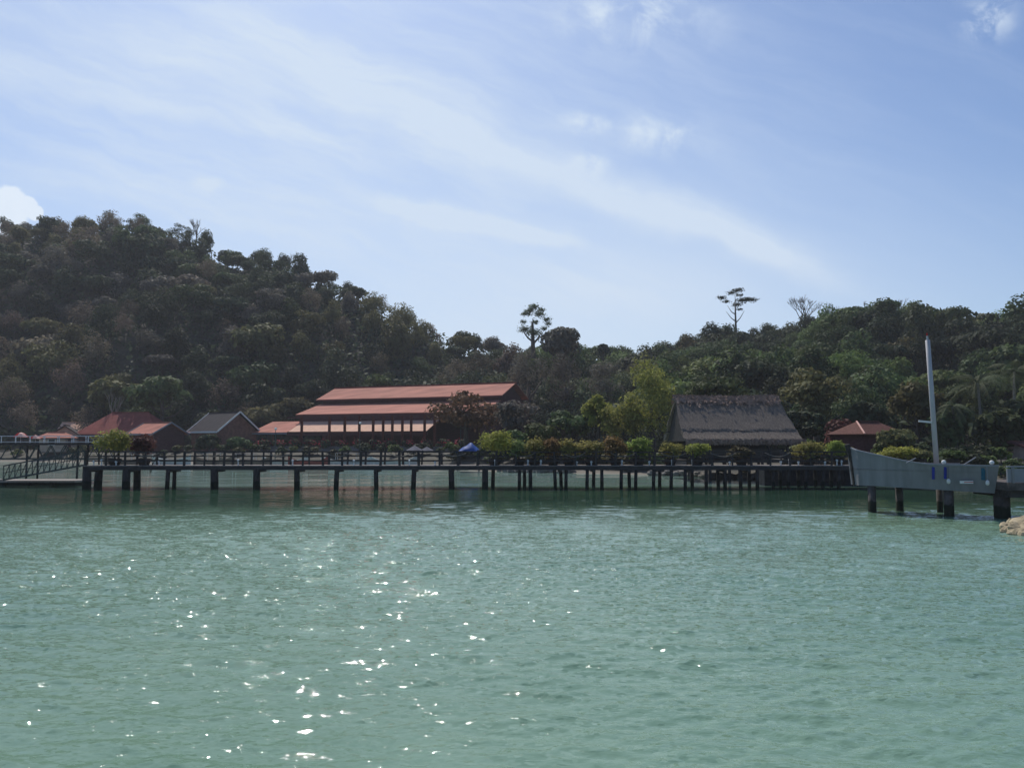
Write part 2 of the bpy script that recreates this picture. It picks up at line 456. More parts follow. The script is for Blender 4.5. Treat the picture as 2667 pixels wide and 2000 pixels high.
# ------------------------------------------------------------------ water
def build_water():
    us = np.arange(-0.98, 0.9801, 0.0022)
    nr = int(math.log(200 / 4.5) / 0.0042)
    ys = 4.5 * np.exp(np.arange(nr + 1) * 0.0042)
    Uu, Yy = np.meshgrid(us, ys)
    X = Uu * Yy; Y = Yy
    Z = np.zeros_like(X); DX = np.zeros_like(X); DY = np.zeros_like(X)
    g = np.random.default_rng(3)
    row = Y * 0.0042; col = Y * 0.0022
    breeze = np.exp(-((Y - 23) / 9.0) ** 2 - ((X + 7) / 11.0) ** 2)      # cat's-paw left of centre
    gust = 0.78 + 0.24 * breeze - 0.16 * np.clip((14 - Y) / 6, 0, 1) + 0.16 * np.sin(X * 0.21 + 0.7 * np.sin(Y * 0.19)) * np.sin(Y * 0.13 + 1.0)
    lee = 1.0 - 0.62 * np.clip((Y + 3 * np.sin(X * 0.17) + 2 * np.sin(X * 0.43 + 1) - 36) / 12, 0, 1)
    for i in range(90):
        lam = 0.13 * (1.6 / 0.13) ** (g.random() ** 0.72)
        k = 2 * math.pi / lam
        main = R(-104) if g.random() < 0.7 else R(-66)       # direction of travel
        a = main + g.normal(0, 0.24)
        slope = 0.033 * min(1.0, lam / 0.25) ** 0.3 * min(1.0, 0.55 / lam) ** 0.8
        amp = slope / k
        fade = np.clip(lam / (2.6 * np.maximum(row * abs(math.sin(a)), col)) - 0.4, 0, 1)
        ph = k * (X * math.cos(a) + Y * math.sin(a)) + g.random() * 6.283
        s = np.sin(ph)
        A = amp * fade * gust * lee
        Z += A * s
        DX += A * np.cos(ph) * (1.15 * math.cos(a)); DY += A * np.cos(ph) * (1.15 * math.sin(a))      # trochoidal crests
    Z += 0.018 * np.sin(0.55 * Y + 0.22 * X) + 0.012 * np.sin(0.9 * Y - 0.35 * X + 1)
    v = np.stack([X + DX, Y + DY, Z], -1).reshape(-1, 3)
    nx, ny = len(us), len(ys)
    i = (np.arange(ny - 1)[:, None] * nx + np.arange(nx - 1)[None]).ravel()
    q = np.stack([i, i + 1, i + nx + 1, i + nx], -1)
    b0 = len(v)
    ext = np.array([(-400, -200, 0), (400, -200, 0), (400, 4.5, 0), (-400, 4.5, 0)], float)
    v = np.concatenate([v, ext]); q = np.concatenate([q, [[b0, b0 + 1, b0 + 2, b0 + 3]]])
    m = bpy.data.materials.new('sea_water'); m.use_nodes = True
    t = m.node_tree; E.tree = t; b = t.nodes['Principled BSDF']
    b.inputs['Roughness'].default_value = 0.035; b.inputs['IOR'].default_value = 1.333
    g_ = t.nodes.new('ShaderNodeNewGeometry'); sp = t.nodes.new('ShaderNodeSeparateXYZ'); t.links.new(g_.outputs['Position'], sp.inputs[0])
    px, py = E(sp.outputs[0]), E(sp.outputs[1])
    patch = E(nz(t, g_.outputs['Position'], 0.09, 4, 0.6).outputs[0])
    def mixc(f, c1, c2):
        mx = t.nodes.new('ShaderNodeMix'); mx.data_type = 'RGBA'; t.links.new(f.k, mx.inputs[0])
        for i, c in ((6, c1), (7, c2)):
            if isinstance(c, tuple): mx.inputs[i].default_value = (*c, 1)
            else: t.links.new(c, mx.inputs[i])
        return mx.outputs[2]
    base = mixc(patch.sstep(0.35, 0.65), WATER_A, WATER_B)
    hill_refl = mixc((py + (patch - 0.5) * 8).sstep(34, 50), base, WATER_HILL_REFL)          # hill's dark reflection before the pier, painted into the water colour
    shal = mixc((py + (patch - 0.5) * 3).sstep(63.5, 67), hill_refl, WATER_SHALLOW)    # milky shallows behind it
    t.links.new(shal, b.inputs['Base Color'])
    mp = t.nodes.new('ShaderNodeMapping'); t.links.new(g_.outputs['Position'], mp.inputs[0]); mp.inputs['Scale'].default_value = (0.55, 1.0, 1.0); mp.inputs['Rotation'].default_value = (0, 0, R(12))
    n1 = nz(t, mp.outputs[0], 12.0, 3, 0.6, 0.6)
    bp = t.nodes.new('ShaderNodeBump'); rip = 0.36 - (py + (patch - 0.5) * 16).sstep(33, 45) * 0.28; t.links.new(rip.k, bp.inputs['Strength']); bp.inputs['Distance'].default_value = 0.03
    t.links.new(n1.outputs[0], bp.inputs['Height'])
    # capillary facets: small flat wavelets, each with its own random tilt (they make the sun glitter)
    vo = t.nodes.new('ShaderNodeTexVoronoi'); vo.inputs['Scale'].default_value = 18.0; t.links.new(mp.outputs[0], vo.inputs['Vector'])
    vs_ = t.nodes.new('ShaderNodeSeparateColor'); t.links.new(vo.outputs['Color'], vs_.inputs[0])
    r_, a_ = E(vs_.outputs[0]), E(vs_.outputs[1])
    pick = E(vs_.outputs[2]).sstep(0.50, 0.51)
    calm = ((py - 24.0 + (patch - 0.5) * 10) * (1 / 12.0)).gauss() * 0.80 + 0.20 * py.sstep(46, 34)
    ang = a_ * 6.2832
    rad = E.m('SQRT', r_) * 0.44 * pick * calm
    dx = E.m('COSINE', ang) * rad; dy = E.m('SINE', ang) * rad
    ad = t.nodes.new('ShaderNodeVectorMath'); ad.operation = 'ADD'
    t.links.new(bp.outputs[0], ad.inputs[0]); t.links.new(comb(t, dx, dy, 0.0), ad.inputs[1])
    nm = t.nodes.new('ShaderNodeVectorMath'); nm.operation = 'NORMALIZE'; t.links.new(ad.outputs[0], nm.inputs[0])
    t.links.new(nm.outputs[0], b.inputs['Normal'])
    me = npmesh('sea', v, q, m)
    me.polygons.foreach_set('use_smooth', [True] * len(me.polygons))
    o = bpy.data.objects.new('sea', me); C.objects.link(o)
    tag(o, 'rippled turquoise green sea water of the bay', None, None, 'structure')
WATER_A = (0.128, 0.226, 0.156)
WATER_B = (0.160, 0.262, 0.184)
WATER_HILL_REFL = (0.028, 0.066, 0.040)  # dark green standing in for the mirrored hill, set as base colour
WATER_SHALLOW = (0.19, 0.29, 0.245)
build_water()

# ------------------------------------------------------------------ haze
def build_haze():
    m = bpy.data.materials.new('sea_haze'); m.use_nodes = True; t = m.node_tree
    t.nodes.remove(t.nodes['Principled BSDF'])
    v = t.nodes.new('ShaderNodeVolumePrincipled'); v.inputs['Color'].default_value = (0.90, 0.93, 1.0, 1)
    v.inputs['Density'].default_value = HAZE; v.inputs['Anisotropy'].default_value = 0.2
    t.links.new(v.outputs[0], t.nodes['Material Output'].inputs['Volume'])
    b = MB(); b.box((0, 160, 58), (1100, 780, 124)); o = b.build('haze', m)
    tag(o, 'thin pale sea haze over the bay and hills', None, None, 'stuff')
HAZE = 0.00024
if HAZE: build_haze()

# ------------------------------------------------------------------ foliage
def leaves(g, cen, nrm, size, jit=0.55, aspect=0.6, droop=0.0):
    """one rhombic leaf spray per centre"""
    n = len(cen)
    nv = nrm + g.normal(0, jit, (n, 3)); nv /= np.linalg.norm(nv, axis=1, keepdims=True) + 1e-9
    a = g.normal(0, 1, (n, 3)); a[:, 2] -= droop
    a -= (a * nv).sum(1, keepdims=True) * nv; a /= np.linalg.norm(a, axis=1, keepdims=True) + 1e-9
    b = np.cross(nv, a)
    s = size * (0.6 + 0.8 * g.random((n, 1)))
    sb = s * aspect * (0.7 + 0.6 * g.random((n, 1)))
    fold = nv * s * 0.18
    p = np.stack([cen - a * s, cen - b * sb + fold, cen + a * s, cen + b * sb + fold * g.random((n, 1))], 1)
    return p.reshape(-1, 3)

def crown(seed, nblob, nleaf, rx, rz, size, spread=0.62, blobr=0.42, flat=1.0, up=0.35, low=-0.45, aspect=0.6, droop=0.0, inner=0.15, blobs=None, rag=.07):
    """lumpy crown of leaf sprays about the origin: blobs set on an ellipsoid, sprays over each blob"""
    g = np.random.default_rng(seed)
    bl = [(np.array([b[0] * rx, (b[3] if len(b) > 3 else g.normal(0, .25)) * rx, b[1] * rz]), b[2]) for b in blobs] if blobs else []
    while len(bl) < nblob and not blobs:
        d = g.normal(0, 1, 3); d /= np.linalg.norm(d)
        if d[2] < low: continue
        rr = spread * (0.55 + 0.5 * g.random())
        bl.append((d * rr * np.array([rx, rx, rz]), blobr * (0.65 + 0.7 * g.random())))
    out = []
    tot = sum(b[1] ** 2 for b in bl)
    for c, r in bl:
        k = max(8, int(nleaf * r * r / tot))
        d = g.normal(0, 1, (k, 3)); d /= np.linalg.norm(d, axis=1, keepdims=True)
        d[:, 2] = np.where((d[:, 2] < -0.3) & (g.random(k) < 0.7), -d[:, 2], d[:, 2])
        rad = r * (1 - inner * 2 * g.random((k, 1)) ** 2) * (1 + g.normal(0, rag, (k, 1)))
        cen = c + d * rad * np.array([rx, rx, rz * flat])
        nn = d + np.array([0, 0, up])
        out.append(leaves(g, cen, nn, size, 0.5, aspect, droop))
    v = np.concatenate(out)
    q = np.arange(len(v)).reshape(-1, 4)
    return v, q

def trunk_mb(h, r, seed, limbs=3, lean=0.05, spread=2.0, top=0.8):
    g = random.Random(seed); b = MB()
    lx, ly = g.uniform(-lean, lean) * h, g.uniform(-lean, lean) * h
    pts = [(0, 0, -0.8), (lx * .2, ly * .2, h * .3), (lx * .6, ly * .6, h * .65), (lx, ly, h)]
    b.tube(pts, [r * 1.25, r, r * .75, r * .45], 7)
    for i in range(limbs):
        a = 6.283 * i / limbs + g.uniform(-.5, .5); z0 = h * g.uniform(.55, .8)
        p0 = Vector((lx * .6, ly * .6, z0)); s = spread * g.uniform(.7, 1.1)
        p2 = p0 + Vector((math.cos(a) * s, math.sin(a) * s, h * (0.28 + g.random() * .25) * top))
        b.tube([p0, (p0 + p2) / 2 + Vector((0, 0, -.15 * s)), p2], [r * .5, r * .34, r * .12], 5)
    return b

def mb_mesh(mb, name, material):
    me = bpy.data.meshes.new(name); me.from_pydata(mb.v, [], mb.f); me.materials.append(material)
    me.polygons.foreach_set('use_smooth', [True] * len(me.polygons)); me.update(); return me

def bare_mesh(seed, h, r, spread, depth=4):
    """leafless twiggy tree"""
    g = random.Random(seed); b = MB()
    def grow(p, d, l, rad, k):
        q = p + d * l
        mid = (p + q) / 2 + Vector((g.uniform(-1, 1), g.uniform(-1, 1), 0)) * l * .06
        b.tube([p, mid, q], [rad, rad * .85, rad * .65], 5 if k > 1 else 3, cap=False)
        if k == 0: return
        for i in range(3 if k > 1 else 4):
            dd = (d + Vector((g.uniform(-1, 1), g.uniform(-1, 1), g.uniform(-.15, .7))) * spread).normalized()
            grow(p + d * l * g.uniform(.7, 1.0), dd, l * g.uniform(.55, .8), rad * .58, k - 1)
    grow(Vector((0, 0, -.5)), Vector((g.uniform(-.06, .06), 0, 1)).normalized(), h * .42, r, depth)
    return b

def add_tree(name, loc, label, cat, group, crown_me, trunk_me, material, crown_z, s=(1, 1, 1), rz=0.0, trunk_s=None):
    root = thing(name, loc, label, cat, group, rz)
    t = bpy.data.objects.new('trunk', trunk_me); C.objects.link(t); t.parent = root
    t.scale = trunk_s if trunk_s else (s[0], s[1], s[2])
    if crown_me is not None:
        c = bpy.data.objects.new('crown', crown_me); C.objects.link(c); c.parent = root
        c.location = (0, 0, crown_z); c.scale = s
        c.material_slots[0].link = 'OBJECT'; c.material_slots[0].material = material
    return root

# ---- the wooded hills: shared crowns, one object per tree
FK = []
for i, (nb, rx, rz, fl, br, lf) in enumerate([(15, 4.6, 3.6, .9, .45, .31), (13, 4.0, 4.8, 1.0, .46, .30), (18, 5.6, 3.2, .8, .38, .33), (12, 3.6, 4.0, 1.0, .5, .27), (16, 4.8, 4.4, .9, .42, .30), (14, 5.0, 2.9, .75, .42, .36), (20, 4.2, 5.6, .8, .36, .27), (9, 3.2, 5.4, .9, .52, .26), (24, 5.2, 4.2, .8, .30, .27), (10, 4.4, 3.4, .9, .52, .40)]):
    v, q = crown(100 + i, nb, 2300, rx, rz, lf, blobr=br, flat=fl, low=-.85, spread=.6 if br > .4 else .72, inner=.15 if i % 3 else .32, aspect=.6 if i % 4 else .38)
    FK.append(((v, q), npmesh('forest_crown', v, q, M['dark']), rz))
dv, dq = crown(150, 20, 1300, 4.2, 4.4, 0.26, spread=.75, blobr=.38, inner=.4, aspect=.35)
DRY = npmesh('dry_crown', dv, dq, M['brown'])
FT = [mb_mesh(trunk_mb(8.0, 0.26, 30 + i, 4, spread=2.2), 'forest_trunk', M['bark']) for i in range(3)]

def forest():
    g = np.random.default_rng(21)
    pts = []
    cell = {}
    tries = 0
    while tries < 60000:
        tries += 1
        u = g.uniform(-0.74, 0.74); 
        S, F, Rg = interp(u, SHORE), interp(u, FOOT), interp(u, RIDGE)
        y = F + (Rg + 5 - F) * g.random()
        x = u * y
        rad = 6.3 + 1.0 * g.random()
        if u > 0.1: rad *= 0.86
        key = (int(x // 8), int(y // 8)); ok = True
        for a in (-1, 0, 1):
            for b in (-1, 0, 1):
                for (qx, qy) in cell.get((key[0] + a, key[1] + b), ()):
                    if (qx - x) ** 2 + (qy - y) ** 2 < rad * rad: ok = False; break
        if not ok: continue
        cell.setdefault(key, []).append((x, y)); pts.append((x, y, u))
    pts = np.array(pts)
    z = terrain_z(pts[:, 0], pts[:, 1])
    # seen = crown centre not below the highest crown line in front of it
    order = np.argsort(pts[:, 1])
    bins = {}
    vis = np.zeros(len(pts), bool)
    for i in order:
        e = (z[i] + 9.0 - HC) / pts[i, 1]
        k0, k1 = int((pts[i, 0] - 2.5) / pts[i, 1] / 0.01), int((pts[i, 0] + 2.5) / pts[i, 1] / 0.01)
        mx = max(bins.get(k, -9) for k in range(k0, k1 + 1))
        if e > mx - 0.004: vis[i] = True
        for k in range(k0, k1 + 1): bins[k] = max(bins.get(k, -9), e - 0.008)
    idx = [i for i in order if vis[i] and abs(pts[i, 2]) < 0.67]
    things = set(idx[:296])
    rest_v = []
    def kind(i):
        x, y, u = pts[i]
        n = mnoise.noise(Vector((x * 0.028, y * 0.03, 1.7))) + 0.5 * mnoise.noise(Vector((x * 0.09, y * 0.08, 5.0)))
        S, F, Rg = interp(u, SHORE), interp(u, FOOT), interp(u, RIDGE)
        t = (y - F) / (Rg - F)
        if u < 0.0:
            dry = 0.75 * math.exp(-((u + .62) / .26) ** 2) * (1.1 - t) + 0.13
            if g.random() < dry: return 'brown' if g.random() < .6 else 'greyb'
            if n > 0.22: return 'olive'
            if n < -0.1 or g.random() < .55: return 'dark'
            return 'mid' if g.random() < .75 else 'greyb'
        if g.random() < 0.06: return 'olive'
        if n > 0.22: return 'fresh'
        return 'mid' if n > -0.2 else 'dark'
    words = {'dark': 'dark green', 'mid': 'mid green', 'olive': 'olive green', 'brown': 'dry brown', 'greyb': 'greyish brown', 'fresh': 'fresh green'}
    for i in range(len(pts)):
        x, y, u = pts[i]; k = kind(i)
        S, F, Rg = interp(u, SHORE), interp(u, FOOT), interp(u, RIDGE); t = (y - F) / (Rg - F)
        s = 0.72 * (1.55 / 0.72) ** (g.random() ** 1.3); sz = s * (0.9 + 0.45 * g.random())
        top = (7.0 + 2.6 * (s - .7)) * (0.85 + .35 * g.random())
        if t > .8: top *= .97; s *= .86; sz *= .86
        j = int(g.integers(len(FK))); rz_ = FK[j][2]
        dry = k in ('brown',) and g.random() < .8
        cz = max(2.4, top - rz_ * sz * 0.95)
        rot = g.uniform(0, 6.283)
        if i in things:
            side = 'left' if u < 0.06 else 'right'
            zone = 'low on' if t < .34 else ('halfway up' if t < .68 else 'near the top of')
            lab = f'{words[k]} tree {zone} the wooded hill on the {side}'
            grp = f'{words[k]} trees {zone} the {side} hill'
            add_tree('forest_tree', (x, y, z[i]), lab, 'tree', grp, DRY if dry else FK[j][1], FT[int(g.integers(3))], M[k], cz, (s, s, sz), rot, (s, s, cz / 11.5))
        else:
            v = (dv if dry else FK[j][0][0]) * np.array([s, s, sz])
            c, sn = math.cos(rot), math.sin(rot)
            w = np.stack([v[:, 0] * c - v[:, 1] * sn + x, v[:, 0] * sn + v[:, 1] * c + y, v[:, 2] + z[i] + cz], -1)
            rest_v.append((k, w))
    # everything past the largest 300, plus the understorey, as one wood
    gx = []
    n = 46000
    uu = g.uniform(-.72, .72, n); S, F, Rg = interp(uu, SHORE), interp(uu, FOOT), interp(uu, RIDGE)
    yy = F - 3 + (Rg + 4 - F) * g.random(n); xx = uu * yy
    zz = terrain_z(xx, yy) + 4.2 * g.random(n) ** 1.3
    up = np.zeros((n, 3)); up[:, 2] = .5; up[:, 1] = -.6
    und = leaves(g, np.stack([xx, yy, zz], -1), up, 0.62, .6)
    ks = ['dark', 'mid', 'olive', 'brown', 'greyb', 'fresh']
    vs = [und]; mi = [np.zeros(n, np.int32)]
    for k, w in rest_v:
        vs.append(w); mi.append(np.full(len(w) // 4, ks.index(k), np.int32))
    V = np.concatenate(vs); Q = np.arange(len(V)).reshape(-1, 4)
    me = npmesh('woodland', V, Q, None)
    for k in ks: me.materials.append(M[k])
    me.polygons.foreach_set('material_index', np.concatenate(mi))
    o = bpy.data.objects.new('woodland', me); C.objects.link(o)
    tag(o, 'dense woodland filling the gaps between the hillside trees', 'woodland', None, 'stuff')
    print('forest', len(pts), 'visible', len(idx), 'quads', len(Q))
forest()

# ------------------------------------------------------------------ single trees
def ground(x, y): return float(terrain_z(x, y))

def specimen(name, px, ptop, pbot, wpx, Y, style, material, label, cat='tree', seed=0, group=None, zbase=None, trunk=None, nleaf=None, blobs=None):
    """tree whose crown spans ptop..pbot (photo rows) and wpx wide at depth Y"""
    top = P(px, ptop, Y); bot = P(px, pbot, Y)
    x = top.x; g0 = ground(x, Y) if zbase is None else zbase
    rx = wpx / FPX * Y / 2; rz = (top.z - bot.z) / 2; cz = (top.z + bot.z) / 2 - g0
    a = dict(nblob=12, nleaf=nleaf or 1700, size=0.10 + 0.045 * rx + 0.0008 * Y, spread=.66, blobr=.42, flat=.9)
    if style == 'airy': a.update(nblob=15, nleaf=nleaf or 1500, spread=.8, blobr=.27, inner=.45, flat=.62, low=-.6, aspect=.4, rag=.3, size=.25)
    if style == 'wispy': a.update(nblob=22, nleaf=nleaf or 2600, spread=.72, blobr=.34, inner=.45, aspect=.22, droop=1.2, up=.1, low=-.9, flat=.8, size=.32)
    if style == 'plume': a.update(nblob=26, nleaf=nleaf or 4600, spread=.8, blobr=.36, inner=.3, aspect=.35, droop=.8, up=.2, low=-1, rag=.12, size=.22)
    if style == 'shrub': a.update(nblob=12, nleaf=nleaf or 1300, spread=.6, blobr=.46, low=-.7, inner=.3)
    if style == 'bigleaf': a.update(nblob=16, nleaf=nleaf or 1700, spread=.72, blobr=.34, inner=.25, size=.30, low=-.8)
    sz = a.pop('size')
    a['blobs'] = blobs
    v, q = crown(500 + seed, a.pop('nblob'), a.pop('nleaf'), rx, rz, sz, **a)
    root = thing(name, (x, Y, g0), label, cat, group)
    me = npmesh('crown', v, q, material)
    c = bpy.data.objects.new('crown', me); C.objects.link(c); c.parent = root; c.location = (0, 0, cz)
    h = cz - rz * .1
    tm = trunk_mb(max(h, .4), max(.06, 0.035 * (cz + rz)) if trunk is None else trunk, seed, 4, .03, rx * .6, .6)
    t = bpy.data.objects.new('trunk' if cat == 'tree' else 'stem', mb_mesh(tm, 'trunk', M['bark'])); C.objects.link(t); t.parent = root
    return root

def bare(name, px, ptop, Y, label, seed, spread=.55, depth=4, material='twig', zb=None, wide=1.0):
    top = P(px, ptop, Y); g0 = ground(top.x, Y) if zb is None else zb
    h = (top.z - g0)
    b = bare_mesh(seed, h / 1.25, 0.016 * h + .03, spread, depth)
    zmax = max(v[2] for v in b.v); k = h / zmax
    b.v = [(v[0] * k * wide, v[1] * k * wide, v[2] * k) for v in b.v]
    root = tag(bpy.data.objects.new(name, mb_mesh(b, name, M[material])), label, 'tree')
    C.objects.link(root); root.location = (top.x, Y, g0)
    return root

def special_trees():
    s = specimen
    s('tall_tree', 1390, 790, 878, 92, 205, 'airy', M['mid'], 'tall dark tree with gaps in its crown standing on the skyline above the saddle', seed=1, nleaf=3200, blobs=[(0, .7, .34), (-.45, .35, .3), (.3, .3, .34), (.75, .0, .26), (-.6, -.1, .22), (.1, -.1, .24), (.6, -.5, .26), (-.5, -.6, .38), (0, -.8, .42), (-.2, .55, .3), (.45, .62, .25), (.8, -.3, .2)])
    s('domed_tree', 1465, 856, 950, 125, 196, 'round', M['greyb'], 'broad domed tree on the skyline just right of the tall dark tree', seed=2, nleaf=2600)
    s('small_tree', 1572, 895, 925, 32, 215, 'round', M['dark'], 'small dark round tree at the lowest dip between the hills', seed=3)
    s('lone_tree', 1915, 748, 815, 105, 214, 'airy', M['dark'], 'lone layered tree standing clear of the ridge of the right hill', seed=4, nleaf=1900, trunk=.33, blobs=[(.12, .72, .28), (-.22, .5, .24), (.3, .45, .2), (-.75, .08, .24), (-.45, -.12, .2), (.38, -.05, .32), (.8, -.08, .26), (.1, -.35, .26), (.6, .05, .25), (.2, -.75, .15)])
    s('casuarina', 1375, 880, 1110, 120, 168, 'wispy', M['greyb'], 'wispy grey casuarina right behind the gable of the large hall', seed=5)
    s('casuarina', 1470, 905, 1090, 130, 164, 'wispy', M['greyb'], 'wispy grey-brown casuarina in the middle of the three casuarinas', seed=6)
    s('casuarina', 1562, 935, 1090, 130, 160, 'wispy', M['greyb'], 'dark wispy casuarina nearest the yellow-green tree', seed=7)
    s('yellow_tree', 1697, 938, 1165, 168, 97, 'plume', M['yellow'], 'tall yellow-green feathery tree left of the thatched roof', seed=8)
    s('yellow_tree', 1622, 1030, 1165, 125, 99, 'plume', M['yellow'], 'shorter yellow-green feathery tree left of the tall one', seed=9)
    s('light_green_tree', 1558, 1030, 1120, 70, 101, 'plume', M['lime'], 'slim light green young tree between the dark shrub and the yellow trees', seed=10)
    s('leafy_shrub', 1490, 1065, 1150, 130, 104, 'bigleaf', M['mid'], 'dark big-leaved shrub right of the hall', 'shrub', seed=11)
    s('leafy_shrub', 1410, 1095, 1160, 110, 102, 'shrub', M['fresh'], 'mid green shrub beside the right end of the hall', 'shrub', seed=12)
    s('almond_tree', 1215, 998, 1135, 215, 118, 'bigleaf', M['russet'], 'reddish-brown leaved tree in front of the hall roof', seed=13, nleaf=2300)
    s('broad_tree', 1345, 1030, 1140, 150, 112, 'bigleaf', M['greyb'], 'greyish tree partly hiding the gable end of the hall', seed=28, nleaf=1700)
    s('broad_tree', 1870, 985, 1060, 190, 100, 'bigleaf', M['mid'], 'green broad-leaved tree behind the ridge of the thatched roof', seed=14)
    s('broad_tree', 2120, 960, 1120, 210, 96, 'bigleaf', M['olive'], 'big reddish-olive tree right behind the thatched roof', seed=15, nleaf=2200)
    s('broad_tree', 2085, 1060, 1160, 130, 90, 'bigleaf', M['dark'], 'dark green tree touching the right end of the thatched roof', seed=16)
    s('broad_tree', 2255, 1040, 1130, 110, 92, 'bigleaf', M['dark'], 'dark tree behind the brown tiled roof', seed=17)
    s('broad_tree', 2385, 985, 1140, 150, 88, 'bigleaf', M['olive'], 'yellowish-brown tree just left of the grey mast', seed=18, nleaf=2200)
    s('broad_tree', 2470, 1050, 1180, 120, 84, 'bigleaf', M['mid'], 'green tree directly right of the grey mast', seed=19)
    s('broad_tree', 2590, 1050, 1190, 150, 82, 'bigleaf', M['mid'], 'glossy leaved tree below the palms, right of the mast', seed=20, nleaf=2200)
    s('broad_tree', 2690, 1020, 1180, 150, 84, 'bigleaf', M['dark'], 'dark tree cut by the right edge of the photo', seed=21)
    s('round_shrub', 700, 1050, 1110, 130, 172, 'shrub', M['olive'], 'olive shrub between the dark grey roof and the hall', 'shrub', seed=22)
    s('round_shrub', 780, 1028, 1090, 110, 176, 'shrub', M['olive'], 'olive shrub rising behind the left eave of the hall', 'shrub', seed=23)
    s('round_shrub', 985, 975, 1030, 100, 186, 'shrub', M['fresh'], 'light green bush showing over the ridge of the hall', 'shrub', seed=24)
    s('green_tree', 425, 985, 1085, 180, 166, 'round', M['mid'], 'green spreading tree behind the red-roofed house', seed=25, nleaf=2400)
    s('bush', 1340, 1120, 1185, 70, 100, 'shrub', M['fresh'], 'green bush at the foot of the maroon gable wall', 'shrub', seed=26)
    s('bush', 2335, 1112, 1175, 110, 75, 'shrub', M['olive'], 'olive bush covering the right corner of the brown tiled roof', 'shrub', seed=29)
    s('bush', 545, 1128, 1175, 70, 143, 'shrub', M['dark'], 'dark bush before the wall of the dark grey roofed house', 'shrub', seed=30)
    s('bush', 618, 1135, 1178, 60, 142, 'shrub', M['mid'], 'green bush at the gable corner of the dark grey roofed house', 'shrub', seed=31)
    s('bush', 2195, 1085, 1180, 90, 84, 'shrub', M['russet'], 'reddish bush left of the brown tiled roof', 'shrub', seed=27)
    bare('bare_tree', 2100, 768, 213, 'bare twiggy tree standing on the skyline of the right hill', 3, .6, 5, wide=1.3)
    bare('bare_tree', 2150, 788, 213, 'smaller bare tree right of the large bare one on the skyline', 5, .5, 4, wide=1.3)
    bare('bare_tree', 2250, 785, 212, 'thin bare tree sticking out of the right ridge line', 7, .4, 4)
    bare('bare_tree', 2330, 782, 212, 'thin bare tree on the ridge above the mast', 8, .4, 4)
    bare('bare_tree', 512, 572, 262, 'bare tree on the skyline of the left hill slope', 9, .5, 4)
    bare('bare_tree', 785, 655, 250, 'second bare tree farther down the left skyline', 10, .5, 4)
    bare('bare_tree', 295, 1010, 162, 'thin bare trunk rising behind the red-roofed house', 11, .25, 3, 'barkpale')
special_trees()

def palm(px, ptop, w, Y, label, seed, n=17):
    top = P(px, ptop, Y); x = top.x; g0 = ground(x, Y); g = random.Random(seed)
    L = w / FPX * Y / 2
    cz = top.z - g0 - L * .35
    root = thing('palm_tree', (x, Y, g0), label, 'palm', 'palms on the right shore')
    b = MB(); ln = g.uniform(-.6, .6)
    b.tube([(-ln, 0, -.4), (-ln * .5, 0, cz * .4), (0, 0, cz)], [.19, .15, .12], 7)
    t = b.build('trunk', M['barkpale']); t.parent = root
    for i in range(n):
        az = 6.283 * i / n + g.uniform(-.2, .2); el = g.uniform(-.1, 1.15)
        fb = MB(); pts = []
        for k in range(8):
            s = k / 7; r = L * s * math.cos(el * (1 - .3 * s)); z = L * (math.sin(el) * s - (0.55 + .25 * math.cos(el)) * s * s)
            pts.append(Vector((math.cos(az) * r, math.sin(az) * r, cz + z)))
        fb.tube(pts, [.035 - .004 * k for k in range(8)], 4)
        side = Vector((-math.sin(az), math.cos(az), 0))
        for k in range(1, 22):
            s = .12 + .88 * k / 22; j = min(int(s * 7), 6); f = s * 7 - j
            p = pts[j].lerp(pts[j + 1], f); d = (pts[j + 1] - pts[j]).normalized()
            ll = L * .26 * math.sin(math.pi * (0.12 + .8 * s)) + .08
            for sg in (-1, 1):
                tip = p + (side * sg * .8 + d * .55 + Vector((0, 0, -.45 - .2 * g.random()))).normalized() * ll
                wv = d * .045
                fb.add([p - wv, p + wv, tip], [(0, 1, 2)])
        fo = fb.build('frond', M['palm']); fo.parent = root
    return root
palm(2545, 965, 200, 86, 'tall coconut palm right of the grey mast', 1)
palm(2640, 935, 190, 90, 'coconut palm near the right edge, taller than its neighbour', 2)
palm(2480, 1035, 130, 83, 'low palm close beside the grey mast', 3)
palm(1590, 1045, 90, 106, 'small palm standing behind the yellow-green trees', 4)

